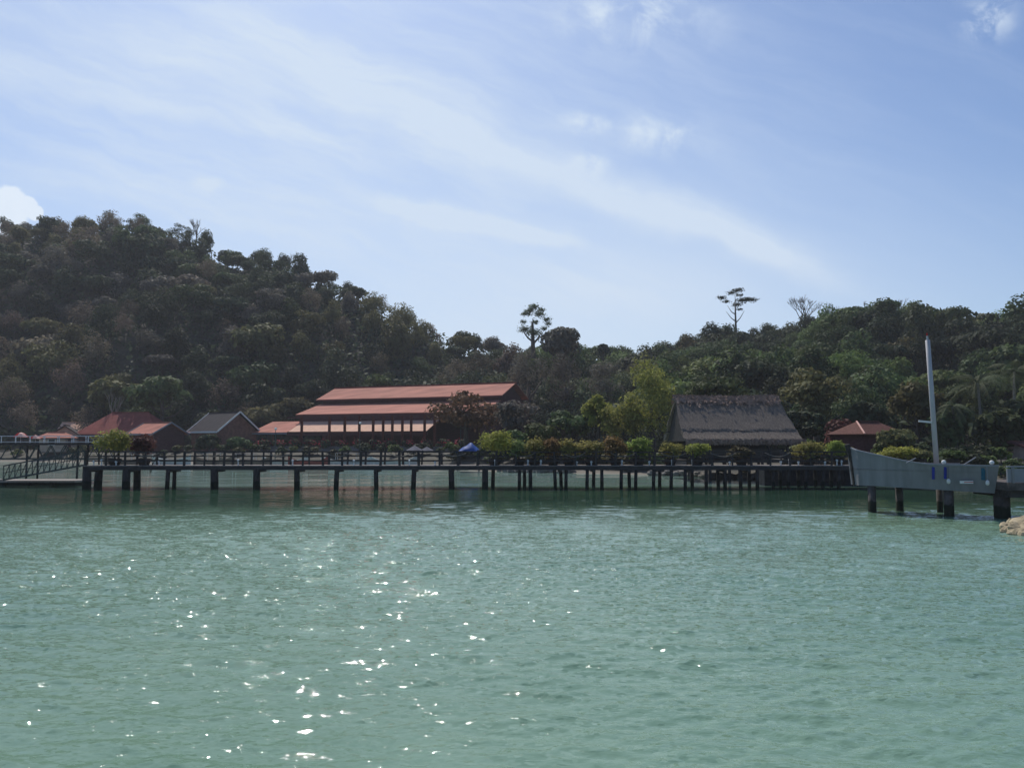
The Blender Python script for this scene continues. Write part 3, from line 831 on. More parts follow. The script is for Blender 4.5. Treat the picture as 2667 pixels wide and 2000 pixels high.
# ---- low shrubs on the bank behind the pier
BS = [npmesh('bank_foliage', *crown(860 + i, 9, 420, 1.0, .8, .17, low=-.5, spread=.6, blobr=.45, inner=.3), M['dark']) for i in range(4)]
BT = mb_mesh(trunk_mb(.5, .05, 3, 3, .05, .4), 'shrub_stem', M['bark'])
def bank():
    g = random.Random(12)
    spots = []
    for px in range(20, 1180, 34): spots.append((px + g.uniform(-8, 8), g.uniform(5, 14), g.uniform(.7, 1.25)))
    for px in range(1190, 1760, 19): spots.append((px + g.uniform(-8, 8), g.uniform(3, 9), g.uniform(.9, 1.7)))
    for px in range(2050, 2667, 26): spots.append((px + g.uniform(-8, 8), g.uniform(4, 10), g.uniform(.8, 1.5)))
    for px, back, s in spots:
        u = U(px); y = float(interp(u, SHORE)) + back; x = u * y
        if px < 1185: lab, grp = 'low dark shrub on the bank between the houses and the water', 'bank shrubs below the houses'
        elif px < 1800: lab, grp = 'dark shrub on the bank between the hall and the thatched hut', 'bank shrubs left of the hut'
        else: lab, grp = 'dark shrub on the bank between the thatched hut and the palms', 'bank shrubs right of the hut'
        r = thing('bank_shrub', (x, y, ground(x, y)), lab, 'shrub', grp, g.uniform(0, 6.28))
        c = bpy.data.objects.new('foliage', g.choice(BS)); C.objects.link(c); c.parent = r; c.location = (0, 0, .65 * s); c.scale = (s * 1.25, s * 1.25, s)
        c.material_slots[0].link = 'OBJECT'; c.material_slots[0].material = M[g.choice(['dark', 'mid', 'dark', 'olive', 'fresh'])]
        t = bpy.data.objects.new('stem', BT); C.objects.link(t); t.parent = r
bank()

# ------------------------------------------------------------------ pier
PY = 62.0
ZD = P(1333, 1212, PY).z
ZB = P(1333, 1224, PY).z
def PX(px, Y=PY): return (px - CX) / FPX * Y
pier = thing('pier', (0, PY, ZD), 'long dark timber pier on many piles crossing the bay in front of the buildings', 'pier')
def build_pier():
    x0, x1 = PX(222), PX(2560)
    b = MB()
    n = int((x1 - x0) / 0.2)
    for i in range(n):
        xa = x0 + (x1 - x0) * (i + .5) / n
        b.box((xa, PY + 1.05, ZD - .03 + random.uniform(-.006, .006)), ((x1 - x0) / n - .015, 2.3, .06))
    b.build('deck', M['deck'], pier)
    for yy in (PY - .02, PY + 2.1):
        b = MB(); b.box(((x0 + x1) / 2, yy, (ZD - .07 + ZB) / 2), (x1 - x0, .12, ZD - .07 - ZB)); b.build('beam', M['wood'], pier)
    front = [(232, 22), (335, 20), (443, 11), (562, 20), (672, 18), (776, 15), (880, 13), (981, 12), (1080, 13), (1176, 15), (1264, 16), (1353, 9), (1381, 10), (1444, 9), (1474, 9), (1529, 9), (1566, 9), (1617, 9), (1655, 9), (1701, 9), (1747, 9), (1783, 9), (1837, 9), (1886, 9), (1924, 9), (1969, 9), (2010, 9), (2050, 9), (2095, 10), (2140, 10), (2180, 10)]
    back = [(264, 20), (362, 18), (459, 10), (1285, 10), (1366, 9), (1459, 9), (1546, 9), (1636, 9), (1716, 9), (1800, 9), (1866, 9), (1948, 9), (2028, 9), (2075, 9), (2118, 9), (2160, 9)]
    for lst, yy in ((front, PY + .12), (back, PY + 1.95)):
        for px, w in lst:
            b = MB(); x = PX(px, yy); r = w / FPX * yy / 2
            l = random.uniform(-.14, .14)
            b.tube([(x + l, yy, -2.2), (x + l * .3, yy, .6), (x, yy, ZB + .1)], [r * 1.05, r, r * .96], 9)
            b.build('pile', M['pile'], pier, True)
    # cross beams at the pile rows
    for px in (232, 335, 443, 562, 672, 776, 880, 981, 1080, 1176, 1264, 1366, 1459, 1546, 1636, 1716, 1800, 1886, 1948, 2028):
        b = MB(); x = PX(px); b.box((x, PY + 1.04, ZB - .09), (.18, 2.3, .17)); b.build('cross_beam', M['wood'], pier)
    zt = P(1333, 1176, PY).z
    k = 0
    px = 228
    while px < 2240:
        for yy in (PY + .09, PY + 2.0):
            b = MB(); x = PX(px, yy if yy < PY + 1 else PY); h = zt + random.uniform(-.10, .12); w = random.uniform(.11, .17)
            b.beam((x, yy, ZD - .03), (x + random.uniform(-.05, .05), yy + random.uniform(-.03, .03), h), w); b.build('post', M['wood'], pier)
        px += 51 + random.uniform(-3, 3); k += 1
    for yy in (PY + .09, PY + 2.0):
        for dz in (.34, .70, 1.04):
            b = MB(); n = 42; xe = PX(2240); pz = [ZD + dz + random.uniform(-.035, .03) for _ in range(n + 1)]
            for i in range(n):
                xa, xb = x0 + (xe - x0) * i / n, x0 + (xe - x0) * (i + 1) / n
                b.beam((xa, yy + .09 + random.uniform(-.012, .012), pz[i]), (xb + .05, yy + .09, pz[i + 1] + random.uniform(-.02, .02)), .045, random.uniform(.07, .11))
            b.build('rail', M['wood'], pier)
build_pier()

def deck_lights():
    for px in (246, 268, 300, 418, 622, 760, 925, 1065, 1130, 1292, 1372, 1410, 1500, 1541, 1622, 1693, 1752, 1806, 1902, 2030, 2052, 2076, 2148, 2176, 2190):
        b = MB(); x = PX(px) + random.uniform(-.1, .1); h = random.uniform(.14, .3)
        b.tube([(x, PY + .22, ZD), (x, PY + .22, ZD + h)], .05, 7); b.lathe((x, PY + .22, ZD + h), [(.06, 0), (.10, .06), (.09, .15), (.03, .19)], 8)
        b.build('deck_light', M['white'], pier)
    for px in (352, 520, 700, 850, 1010, 1150, 1330, 1460, 1590, 1720, 1850, 1990):
        b = MB(); x = PX(px); p = [Vector((x + .38 * k, PY + .02, ZD + .95 - .28 * math.sin(math.pi * k / 5) + random.uniform(-.03, .03))) for k in range(6)]
        b.tube(p, .03, 5); b.build('rope', M['barkpale'], pier)
deck_lights()

def planter(px, ptop, wpx, key, label, seed, h_pot=.5, cat='potted shrub', row=.95):
    wpx *= 1.2 if px > 1330 else 1.16
    y = PY + row; top = P(px, ptop, y); x = top.x
    root = thing('potted_shrub', (x, y, ZD), label, cat, 'potted shrubs along the pier')
    b = MB(); rp = min(.5, wpx / FPX * y * .25)
    b.lathe((x, y, ZD), [(rp * .7, 0), (rp * .95, h_pot * .55), (rp, h_pot), (rp * .88, h_pot + .001), (rp * .85, h_pot - .08)], 12)
    b.build('pot', M['pot'], root, True)
    rx = wpx / FPX * y / 2; zt = top.z; zb = ZD + h_pot - .12
    rz = (zt - zb) / 2
    v, q = crown(900 + seed, 16, 2000, rx, rz, .12, spread=.66, blobr=.40, low=-.85, inner=.35, aspect=.4, up=.6, rag=.26)
    me = npmesh('foliage', v + np.array([x, y, (zt + zb) / 2]), q, M[key]); o = bpy.data.objects.new('foliage', me); C.objects.link(o); link_parent(o, root)
    b = MB()
    g = random.Random(seed)
    for i in range(4):
        a = 6.283 * i / 4 + g.random()
        b.tube([(x, y, ZD + h_pot - .1), (x + math.cos(a) * .12, y + math.sin(a) * .12, ZD + h_pot + .3), (x + math.cos(a) * rx * .5, y + math.sin(a) * rx * .5, zb + rz)], [.035, .028, .012], 5)
    b.build('stem', M['bark'], root)
    return root
planter(302, 1112, 88, 'yellow', 'large yellow-green shrub in a pot at the left end of the pier', 1)
planter(378, 1128, 60, 'russet', 'straggly reddish shrub in a pot next to the large yellow-green one', 2)
planter(1288, 1116, 92, 'lime', 'tallest bright green potted shrub on the pier, near the blue tarpaulin', 3)
planter(1352, 1150, 62, 'fresh', 'low green potted shrub just right of the tallest bright green one', 4)
planter(1392, 1136, 66, 'yellow', 'yellow-green potted shrub left of the orange-brown one', 5)
planter(1440, 1142, 54, 'orange', 'orange-brown potted shrub in the middle of the pier', 6)
planter(1482, 1137, 58, 'yellow', 'yellow-green potted shrub right of the orange-brown one', 7)
planter(1538, 1141, 66, 'yellow', 'yellow-green potted shrub left of the orange-red one', 8)
planter(1602, 1134, 62, 'orange', 'bright orange-red potted shrub below the yellow trees', 9)
planter(1662, 1139, 66, 'lime', 'round lime green potted shrub right of the orange-red one', 10)
planter(1745, 1152, 58, 'yellow', 'small yellow-green potted shrub at the left corner of the thatched hut', 11)
planter(1815, 1148, 64, 'lime', 'lime green potted shrub in front of the thatched hut', 12)
planter(1930, 1160, 60, 'olive', 'dull olive potted shrub under the middle of the thatch eave', 13)
planter(2105, 1150, 84, 'yellow', 'wide yellowish potted shrub at the right corner of the thatched hut', 14)
planter(2182, 1146, 50, 'lime', 'green potted shrub just left of the boat prow', 15)
planter(2330, 1158, 84, 'lime', 'green potted shrub seen over the bow curve of the boat-shaped jetty', 16)
planter(2395, 1172, 60, 'olive', 'olive potted shrub left of the mast, above the grey hull', 17)
planter(2482, 1170, 56, 'fresh', 'green potted shrub right of the mast, above the grey hull', 18)

# leaning bare stem by the left end of the pier
b = bare_mesh(44, 1.5, .05, .5, 3)
lt = tag(b.build('bare_branch', M['bark']), 'dark bare leaning branch standing on the pier before the porch roof', 'branch')
lt.location = (PX(378), PY + 1.6, ZD); lt.rotation_euler = (0, R(14), 0); lt.scale = (1.0, 1.0, 1.3)

# ------------------------------------------------------------------ gangway, pontoon, upper jetty (left)
def left_side():
    # floating pontoon
    pon = thing('pontoon', (PX(60, 66), 66, 0), 'low flat floating pontoon at the foot of the ramp', 'pontoon')
    xa, xb = PX(-160, 66), PX(208, 66)
    b = MB(); b.box(((xa + xb) / 2, 67.2, .36), (xb - xa, 3.0, .16)); b.build('deck', M['deck'], pon)
    n = 6
    for i in range(n):
        b = MB(); x = xa + (xb - xa) * (i + .5) / n
        b.box((x, 67.2, .05), ((xb - xa) / n * .86, 2.6, .45)); b.build('float', M['pile'], pon)
    # sloping truss ramp
    r = thing('gangway', (PX(215, 64), 64, ZD), 'sloping dark steel truss gangway leading down from the pier to the pontoon', 'gangway')
    for nm, yy in (('near_truss', 63.6), ('far_truss', 65.0)):
        A = P(8, 1250, yy); B = P(219, 1211, yy)
        A2 = A + Vector((0, 0, 1.12)); B2 = B + Vector((0, 0, 1.12))
        b = MB(); b.beam(A, B, .10, .12); b.beam(A2, B2, .07)
        k = 14
        for i in range(k + 1):
            b.beam(A.lerp(B, i / k), A2.lerp(B2, i / k), .05)
            if i < k: b.beam(A.lerp(B, i / k), A2.lerp(B2, (i + 1) / k), .04)
        b.beam(A.lerp(A2, .5), B.lerp(B2, .5), .04)
        b.build('side_truss', M['steel'], r)
    b = MB(); A = P(8, 1250, 64.3); B = P(219, 1211, 64.3); b.beam(A, B, 1.2, .06); b.build('walkway', M['deck'], r)
    # upper jetty with white rails behind
    Y = 72.0
    z = P(0, 1153, Y).z
    j = thing('jetty', (PX(100, Y), Y, z), 'raised dark jetty with thin white handrails at the far left', 'jetty')
    xa, xb = PX(-260, Y), PX(268, Y)
    b = MB(); b.box(((xa + xb) / 2, Y + 1.2, z - .11), (xb - xa, 2.4, .2)); b.build('deck', M['wood'], j)
    for yy in (Y + .15, Y + 2.2):
        b = MB()
        zt, zm = z - .25, z - 1.45
        b.beam((xa, yy, zm), (xb, yy, zm), .11)
        n = 14
        for i in range(n):
            x = xa + (xb - xa) * i / n; x2 = xa + (xb - xa) * (i + 1) / n
            b.beam((x, yy, zm), ((x + x2) / 2, yy, zt), .06); b.beam(((x + x2) / 2, yy, zt), (x2, yy, zm), .06)
        b.build('truss', M['steel'], j)
        for k, dz in enumerate((.08, .34, .60)):
            b = MB(); b.box(((xa + xb) / 2, yy, z + dz), (xb - xa, .05, .05)); b.build('handrail', M['white'] if k != 1 else M['steel'], j)
        for i in range(15):
            b = MB(); x = xa + (xb - xa) * i / 14; b.box((x, yy, z + .30), (.06, .055, .60)); b.build('post', M['white'], j)
    for i in range(4):
        for yy in (Y + .3, Y + 2.0):
            x = xa + (xb - xa) * (i + .5) / 4
            b = MB(); b.tube([(x, yy, -2), (x, yy, z - .22)], .09, 8); b.build('pile', M['pile'], j, True)
    for px, py, lab, s in ((57, 1126, 'larger red and pink parasol above the white rail of the raised jetty', 1.0), (95, 1133, 'smaller red parasol right of the larger one on the raised jetty', .85)):
        x = PX(px, Y + 1.2); t = thing('parasol', (x, Y + 1.2, z), lab, 'parasol', 'red parasols on the raised jetty')
        zt = P(px, py, Y + 1.2).z
        b = MB(); b.tube([(x, Y + 1.2, z), (x, Y + 1.2, zt - .05)], .025, 6); b.build('pole', M['white'], t)
        b = MB(); n = 8; vs = [(x, Y + 1.2, zt)]
        for rr, zz in ((.3 * s, zt - .10 * s), (.62 * s, zt - .42 * s)):
            vs += [(x + math.cos(6.283 * k / n) * rr, Y + 1.2 + math.sin(6.283 * k / n) * rr, zz) for k in range(n)]
        fs = [(0, 1 + k, 1 + (k + 1) % n) for k in range(n)]
        fs += [(1 + k, 1 + n + k, 1 + n + (k + 1) % n, 1 + (k + 1) % n) for k in range(n)]
        b.add(vs, fs); b.mi = [1 if (i % 8) in (6, 7) else 0 for i in range(len(fs))]
        b.build('canopy', [M['red'], M['pink']], t)
left_side()

# ------------------------------------------------------------------ the large hall
def hall():
    A = P(884, 1011, 165.0); zr = A.z
    B = P(1331, 995, 150.0); B.z = zr
    ax = Vector((B.x - A.x, B.y - A.y, 0)); L = ax.length; ax.normalize()
    fr = Vector((ax.y, -ax.x, 0))                      # toward the camera
    O = Vector((A.x, A.y, 0))
    g0 = 2.0
    def W(s, d, z): return O + ax * s + fr * d + Vector((0, 0, z))
    h = thing('hall', W(L / 2, 0, g0), 'large open hall with stacked terracotta roofs and cream awning', 'building')
    w1, z1 = 6.4, zr - 2.65
    wi, z2a = 5.6, z1 - .85
    w2, z2 = 13.2, z1 - 3.15
    for sg in (1, -1):
        b = MB(); b.slab([W(-1, 0, zr), W(L + 1, 0, zr), W(L + 1, sg * w1, z1), W(-1, sg * w1, z1)], .14); b.build('upper_roof', M['roofpink'], h)
        b = MB(); b.slab([W(-.4, sg * wi, z2a), W(L + .4, sg * wi, z2a), W(L + .6, sg * w2, z2), W(-.6, sg * w2, z2)], .14); b.build('lower_roof', M['roofpink'], h)
        b = MB(); b.box(W(L / 2, sg * (wi - .1), (z1 + z2a) / 2 - .15), (L - .4, .2, 1.5), math.atan2(ax.y, ax.x)); b.build('clerestory_wall', M['maroon'], h)
        b = MB(); b.beam(W(-.6, sg * (w2 - .15), z2 - .32), W(L + .6, sg * (w2 - .15), z2 - .32), .16, .32); b.build('fascia', M['maroon'], h)
        b = MB(); b.beam(W(-1, sg * (w1 - .05), z1 - .25), W(L + 1, sg * (w1 - .05), z1 - .25), .12, .22); b.build('fascia', M['maroon'], h)
    b = MB(); b.beam(W(-1.05, 0, zr + .05), W(L + 1.05, 0, zr + .05), .5, .14); b.build('ridge_cap', M['roofred'], h)
    # gable ends
    for s0 in (0.1, L - .1):
        b = MB()
        prof = [(-w2 + .6, g0), (-w2 + .6, z2 - .15), (-wi, z2a - .3), (-wi, z1 - .3), (0, zr - .35), (wi, z1 - .3), (wi, z2a - .3), (w2 - .6, z2 - .15), (w2 - .6, g0)]
        if s0 < 1: prof = [(-w2 + .6, g0), (-w2 + .6, z2 - .15), (-wi, z2a - .3), (-wi, z1 - .3), (0, zr - .35), (wi, z1 - .3), (wi, z2a - .3), (wi, g0)]
        n = len(prof)
        vs = [W(s0 - .1, d, z) for d, z in prof] + [W(s0 + .1, d, z) for d, z in prof]
        fs = [tuple(range(n)), tuple(reversed(range(n, 2 * n)))] + [(i, i + n, (i + 1) % n + n, (i + 1) % n) for i in range(n)]
        b.add(vs, fs); w = b.build('gable_wall', M['maroon'], h)
        if s0 > 1:
            for d, z in ((-4, 6.0), (0, 6.0), (4, 6.0), (0, 10.0)):
                f = MB(); f.box(W(s0 + .14, d, z), (1.5, .1, 1.3), math.atan2(fr.y, fr.x)); wn = f.build('window', M['redpost'], w)
                f = MB(); f.box(W(s0 + .17, d, z), (1.2, .1, 1.0), math.atan2(fr.y, fr.x)); f.build('pane', M['glass'], wn)
    # back wall
    b = MB(); b.box(W(L / 2, -w2 + .7, (g0 + z2) / 2), (L - .6, .2, z2 - g0 - .3), math.atan2(ax.y, ax.x)); b.build('back_wall', M['maroon'], h)
    b = MB(); b.box(W(L / 2, wi + .2, (g0 + z2) / 2 - .2), (L - .6, .2, z2 - g0 - .8), math.atan2(ax.y, ax.x)); b.build('inner_wall', M['maroon'], h)
    b = MB(); b.box(W(L / 2, 2.0, g0 - .15), (L + 6, 36, .5), math.atan2(ax.y, ax.x)); b.build('floor', M['wallgrey'], h)
    b = MB(); b.beam(W(0, w2 - .5, z2 - .95), W(L, w2 - .5, z2 - .95), .3, .9); b.build('eave_beam', M['maroon'], h)
    # third tier: veranda roof, pink at its left end, cream awning behind the posts
    def on(px, py, d):  # intersect photo ray with the vertical plane at offset d
        r0 = P(px, py, 1.0); dirv = r0 - Vector((0, 0, HC))
        t = (W(0, d, 0) - Vector((0, 0, HC))).dot(fr) / dirv.dot(fr)
        return Vector((0, 0, HC)) + dirv * t
    za = on(900, 1097, w2 - .2).z; zb = on(900, 1125, w2 + 4.4).z
    sp = (on(786, 1100, w2) - O).dot(ax); sl = (on(655, 1120, w2 + 4) - O).dot(ax)
    se = (on(1140, 1110, w2) - O).dot(ax)
    b = MB(); b.slab([W(sp - 7.5, w2 - .8, za + .1), W(sp, w2 - .8, za + .1), W(sp, w2 + 4.4, zb), W(sl, w2 + 4.4, zb)], .12); b.build('veranda_roof', M['roofpink'], h)
    b = MB(); b.beam(W(sl + .2, w2 + 4.36, zb - .22), W(sp, w2 + 4.36, zb - .22), .1, .24); b.build('fascia', M['hulltrim'], h)
    b = MB(); b.slab([W(sp + .05, w2 - .6, za + .15), W(se, w2 - .6, za + .15), W(se, w2 + 4.0, zb + .12), W(sp + .05, w2 + 4.0, zb + .12)], .06); b.build('awning', M['awning'], h)
    for px in (786, 858, 898, 936, 972, 998, 1022, 1048, 1071, 1106, 1132):
        p = on(px, 1110, w2 + 4.25); s = (p - O).dot(ax)
        b = MB(); b.beam(W(s, w2 + 4.25, g0 - .1), W(s, w2 + 4.25, za + .75), .42, .42); b.build('post', M['redpost'], h)
    b = MB(); b.beam(W(sp, w2 + 4.25, za + .62), W(se + .3, w2 + 4.25, za + .62), .22, .3); b.build('post_beam', M['maroon'], h)
    b = MB(); b.beam(W(sp, w2 + 4.2, zb - .35), W(se + .3, w2 + 4.2, zb - .35), .2, .5); b.build('lower_beam', M['maroon'], h)
    for s in (3, 9, 15, 21, 27):
        b = MB(); b.beam(W(sl + s - 4, w2 + 3.9, g0), W(sl + s - 4, w2 + 3.9, zb - .2), .2); b.build('veranda_post', M['redpost'], h)
    # low parapet wall on the veranda
    b = MB(); b.beam(W(sl, w2 + 5.0, g0 + .4), W(L, w2 + 5.0, g0 + .4), .15, .8); b.build('parapet', M['wallgrey'], h)
    # flowering bushes along the front
    for i in range(14):
        s = sl + 1.5 + i * (L - sl - 2) / 13
        p = W(s, w2 + 6.2, 0); p.z = ground(p.x, p.y)
        lab = ['dark bush with red blossoms along the front of the hall'][0]
        t = thing('flower_bush', p, lab, 'bush', 'red blossom bushes along the hall')
        v, q = crown(700 + i % 4, 8, 260, 1.3, 1.1, .22, low=-.3)
        o = bpy.data.objects.new('foliage', npmesh('foliage', v, q, M['dark'])); C.objects.link(o); o.parent = t; o.location = (0, 0, 1.0)
        v, q = crown(740 + i % 4, 8, 70, 1.36, 1.2, .17, low=-.1)
        o = bpy.data.objects.new('blossom', npmesh('blossom', v, q, M['blossom'])); C.objects.link(o); o.parent = t; o.location = (0, 0, 1.15)
hall()

# ------------------------------------------------------------------ houses
def gable_house(name, c, L, Wd, ze, zr, yaw, roof, wall, label, over=.6, trim=None, hip=0.0, g0=2.0, windows=3, hipcap=None):
    """gable (or hipped) house, ridge along local x"""
    c = Vector((c[0], c[1], 0)); m = Matrix.Rotation(yaw, 3, 'Z')
    def W(x, y, z): return c + m @ Vector((x, y, 0)) + Vector((0, 0, z))
    t = thing(name, W(0, 0, g0), label, 'house')
    l, w = L / 2, Wd / 2
    k = (zr - ze) / (w + over)
    for sg in (-1, 1):
        b = MB(); b.slab([W(-l - over + hip, 0, zr), W(l + over - hip, 0, zr), W(l + over, sg * (w + over), ze), W(-l - over, sg * (w + over), ze)], .16); b.build('roof', roof, t)
    if hip:
        for sg in (-1, 1):
            b = MB(); b.slab([W(sg * (l + over - hip), 0, zr), W(sg * (l + over), w + over, ze), W(sg * (l + over), -w - over, ze)], .16); b.build('roof_end', roof, t)
    if trim:
        for sg in (-1, 1):
            b = MB(); b.beam(W(-l - over, sg * (w + over + .05), ze - .1), W(l + over, sg * (w + over + .05), ze - .1), .1, .28); b.build('fascia', trim, t)
            if not hip:
                for s2 in (-1, 1):
                    b = MB(); b.beam(W(s2 * (l + over + .05), 0, zr - .02), W(s2 * (l + over + .05), sg * (w + over), ze - .02), .1, .26); b.build('bargeboard', trim, t)
    if hipcap:
        b = MB(); b.beam(W(-l - over + hip, 0, zr + .05), W(-l - over, -w - over, ze + .05), .13, .1); b.build('hip_cap', hipcap, t)
    b = MB(); b.beam(W(-l - over + hip, 0, zr + .04), W(l + over - hip, 0, zr + .04), .34, .12); b.build('ridge_cap', roof, t)
    zw = ze + over * k - .25
    b = MB(); prof = [(-w, g0 - .3), (w, g0 - .3), (w, zw), (0, zw if hip else zr - .3), (-w, zw)]
    vs = [W(-l, y, z) for y, z in prof] + [W(l, y, z) for y, z in prof]; n = 5
    b.add(vs, [tuple(reversed(range(n))), tuple(range(n, 2 * n))] + [(i, (i + 1) % n, (i + 1) % n + n, i + n) for i in range(n)])
    wl = b.build('wall', wall, t)
    for i in range(windows):
        x = -l + L * (i + .5) / windows
        f = MB(); f.box(W(x, -w - .05, g0 + 1.5), (1.3, .12, 1.2), yaw); fo = f.build('window', M['white'], t)
        f = MB(); f.box(W(x, -w - .08, g0 + 1.5), (1.1, .12, 1.0), yaw); f.build('pane', M['glass'], fo)
    f = MB(); f.box(W(l + .05, 0, g0 + 1.0), (.12, .9, 2.0), yaw); f.build('door', M['maroon'], t)
    return t

def houses():
    Y = 158.0
    def at(px, Y): return ((px - CX) / FPX * Y, Y)
    def zz(py, Y): return P(1333, py, Y).z
    gable_house('red_roofed_house', at(340, 160), 15.5, 9.5, zz(1131, 155), zz(1074, 160), R(-4), M['roofred'], M['wallbrown'], 'house with a long plain red roof at the left of the shore', hip=4.6, trim=M['maroon'])
    gable_house('porch_house', at(412, 150), 7.4, 6.2, zz(1130, 148), zz(1101, 150), R(-34), M['roofpink'], M['maroon'], 'small house with a pinkish gabled roof in front of the red-roofed house', trim=M['hulltrim'], windows=2)
    gable_house('cream_roofed_house', at(213, 172), 6.5, 5, zz(1124, 170), zz(1100, 172), R(8), M['awning'], M['wall'], 'small house with a cream roof half hidden left of the red-roofed house', windows=1)
    gable_house('dark_roofed_shed', at(176, 156), 4.6, 4.4, zz(1134, 154), zz(1108, 156), R(-70), M['roofgrey'], M['wall'], 'small shed with dark pointed roof left of the cream roof', windows=1)
    gable_house('low_pink_shed', at(150, 150), 4.6, 3.5, zz(1140, 149), zz(1126, 150), R(5), M['roofpink'], M['wall'], 'very low shed with pink roof at the far left', windows=1, hip=1.4)
    gable_house('grey_roofed_house', at(585, 152), 9.0, 8.0, zz(1124, 148), zz(1074, 152), R(-38), M['roofgrey'], M['wallbrown'], 'house with a dark grey roof and white trim', trim=M['white'], windows=0)
    gable_house('brown_roofed_house', at(2258, 81), 5.3, 3.4, zz(1130, 77.5), zz(1098, 80.5), R(27), M['rooftile'], M['maroon'], 'house with a brown tiled hip roof behind the boat-shaped jetty', hip=1.7, g0=1.8, windows=0, hipcap=M['pink'])
    gable_house('edge_house', at(2700, 80), 5, 4.5, zz(1172, 78), zz(1150, 80), R(10), M['rooftile'], M['wall'], 'house whose brown roof just enters at the right edge', trim=M['maroon'], g0=1.8, windows=1)
    # pale hip tile on the near corner of the brown house
houses()

# ------------------------------------------------------------------ thatched hut
def thatched():
    yf, yb = 72.0, 82.0; ym = 77.0
    xl, xr = PX(1786, yf), PX(2070, yf)
    ze, zr = P(1333, 1146, yf).z, P(1333, 1034, ym).z
    g0 = ground((xl + xr) / 2, ym)
    t = thing('thatched_hut', ((xl + xr) / 2, ym, max(g0, ZD)), 'large hut with a steep grey thatched roof standing behind the pier', 'hut')
    g = np.random.default_rng(5)
    # roof profile: steep upper skirt, step, flatter lower skirt (bell shape)
    prof = [(0.0, 1.0), (.10, .93), (.24, .80), (.42, .60), (.60, .41), (.76, .25), (.80, .19)]
    prof2 = [(.74, .235), (.88, .12), (1.0, .03), (1.03, 0.0)]
    D = 5.0
    def skirt(prof, nm, m, over_l=0.0, over_r=0.0, thick=.28):
        for sg in (-1, 1):
            b = MB(); nx = 60
            vs = []
            for lay in (0, 1):
                for i, (d, z) in enumerate(prof):
                    for k in range(nx + 1):
                        s = k / nx
                        bulge = (1 - z) ** 1.3
                        x = (xl - over_l * bulge) + ((xr + over_r * bulge) - (xl - over_l * bulge)) * s
                        sagz = -.10 * math.sin(math.pi * s) * z
                        jit = g.normal(0, .045)
                        if k in (0, nx): x += g.normal(0, .09)
                        x += .22 * (mnoise.noise(Vector((z * 4, lay * 2, sg + 3 * (s > .5))))) * (1 if k in (0, nx) else 0)
                        hole = 0.12 * (mnoise.noise(Vector((x * .8, z * 5, sg))))
                        zz = ze + (zr - ze) * z + sagz - lay * thick * .8 + jit + hole * .4
                        yy = ym + sg * (d * D - lay * thick * .55) + jit
                        if i == len(prof) - 1: zz += g.normal(0, .05)
                        vs.append((x, yy, zz))
            n = len(prof); st = nx + 1; fs = []
            for lay in (0, 1):
                o = lay * n * st
                for i in range(n - 1):
                    for k in range(nx):
                        q = (o + i * st + k, o + i * st + k + 1, o + (i + 1) * st + k + 1, o + (i + 1) * st + k)
                        fs.append(q if lay == 0 else tuple(reversed(q)))
            o = n * st
            for k in range(nx):
                a = (n - 1) * st + k; fs.append((a, a + 1, a + 1 + o, a + o))
                fs.append((k, k + o, k + 1 + o, k + 1))
            for i in range(n - 1):
                for k in (0, nx):
                    a = i * st + k; fs.append((a, a + st, a + st + o, a + o))
            b.add(vs, fs); b.build(nm, m, t)
    skirt(prof, 'upper_thatch', M['thatch'], .1, .75)
    skirt(prof2, 'lower_thatch', M['thatch'], .1, .7, .3)
    # ridge cap of shaggy brown thatch
    v = []
    n = 2600
    xs = g.uniform(xl - .1, xr + .1, n); sg = np.where(g.random(n) < .6, -1, 1); dd = np.abs(g.normal(0, .11, n))
    zs = zr - dd * (zr - ze) * .72 + .14 - .10 * np.sin(np.pi * np.clip((xs - xl) / (xr - xl), 0, 1)); ys = ym + sg * dd * D
    nn = np.stack([g.normal(0, .3, n), sg * .7, np.full(n, .6)], -1)
    vv = leaves(g, np.stack([xs, ys, zs], -1), nn, .22, .3, .35, 1.5)
    o = bpy.data.objects.new('ridge_thatch', npmesh('ridge_thatch', vv, np.arange(len(vv)).reshape(-1, 4), M['thatchtop'])); C.objects.link(o); link_parent(o, t)
    # fringe hanging from the eave
    n = 1500
    xs = g.uniform(xl, xr + .9, n); nn = np.stack([g.normal(0, .2, n), np.full(n, -1.0), np.full(n, .2)], -1)
    vv = leaves(g, np.stack([xs, np.full(n, ym - D * 1.02) + g.normal(0, .05, n), ze - .05 - .25 * g.random(n)], -1), nn, .20, .25, .25, 3)
    o = bpy.data.objects.new('eave_fringe', npmesh('eave_fringe', vv, np.arange(len(vv)).reshape(-1, 4), M['thatchtop'])); C.objects.link(o); link_parent(o, t)
    # gable infill and posts
    for x in (xl + .2, xr - .3):
        b = MB(); vs = [(x, ym - D * .93, ze - .1), (x, ym + D * .93, ze - .1), (x, ym + D * .5, ze + (zr - ze) * .44), (x, ym, zr - .35), (x, ym - D * .5, ze + (zr - ze) * .44)]
        vs += [(a + .12, b_, c_) for a, b_, c_ in vs]; n = 5
        b.add(vs, [tuple(range(n)), tuple(reversed(range(n, 2 * n)))] + [(i, i + n, (i + 1) % n + n, (i + 1) % n) for i in range(n)])
        b.build('gable_screen', M['pile'], t)
    b = MB(); b.box(((xl + xr) / 2, ym, ZD + .05), (xr - xl, D * 1.9, .2)); b.build('floor', M['wood'], t)
    for i in range(6):
        for yy in (ym - D * .86, ym + D * .86):
            x = xl + .5 + (xr - xl - 1) * i / 5
            b = MB(); b.tube([(x, yy, -1.5), (x, yy, ze + .25)], .14, 8); b.build('post', M['wood'], t, True)
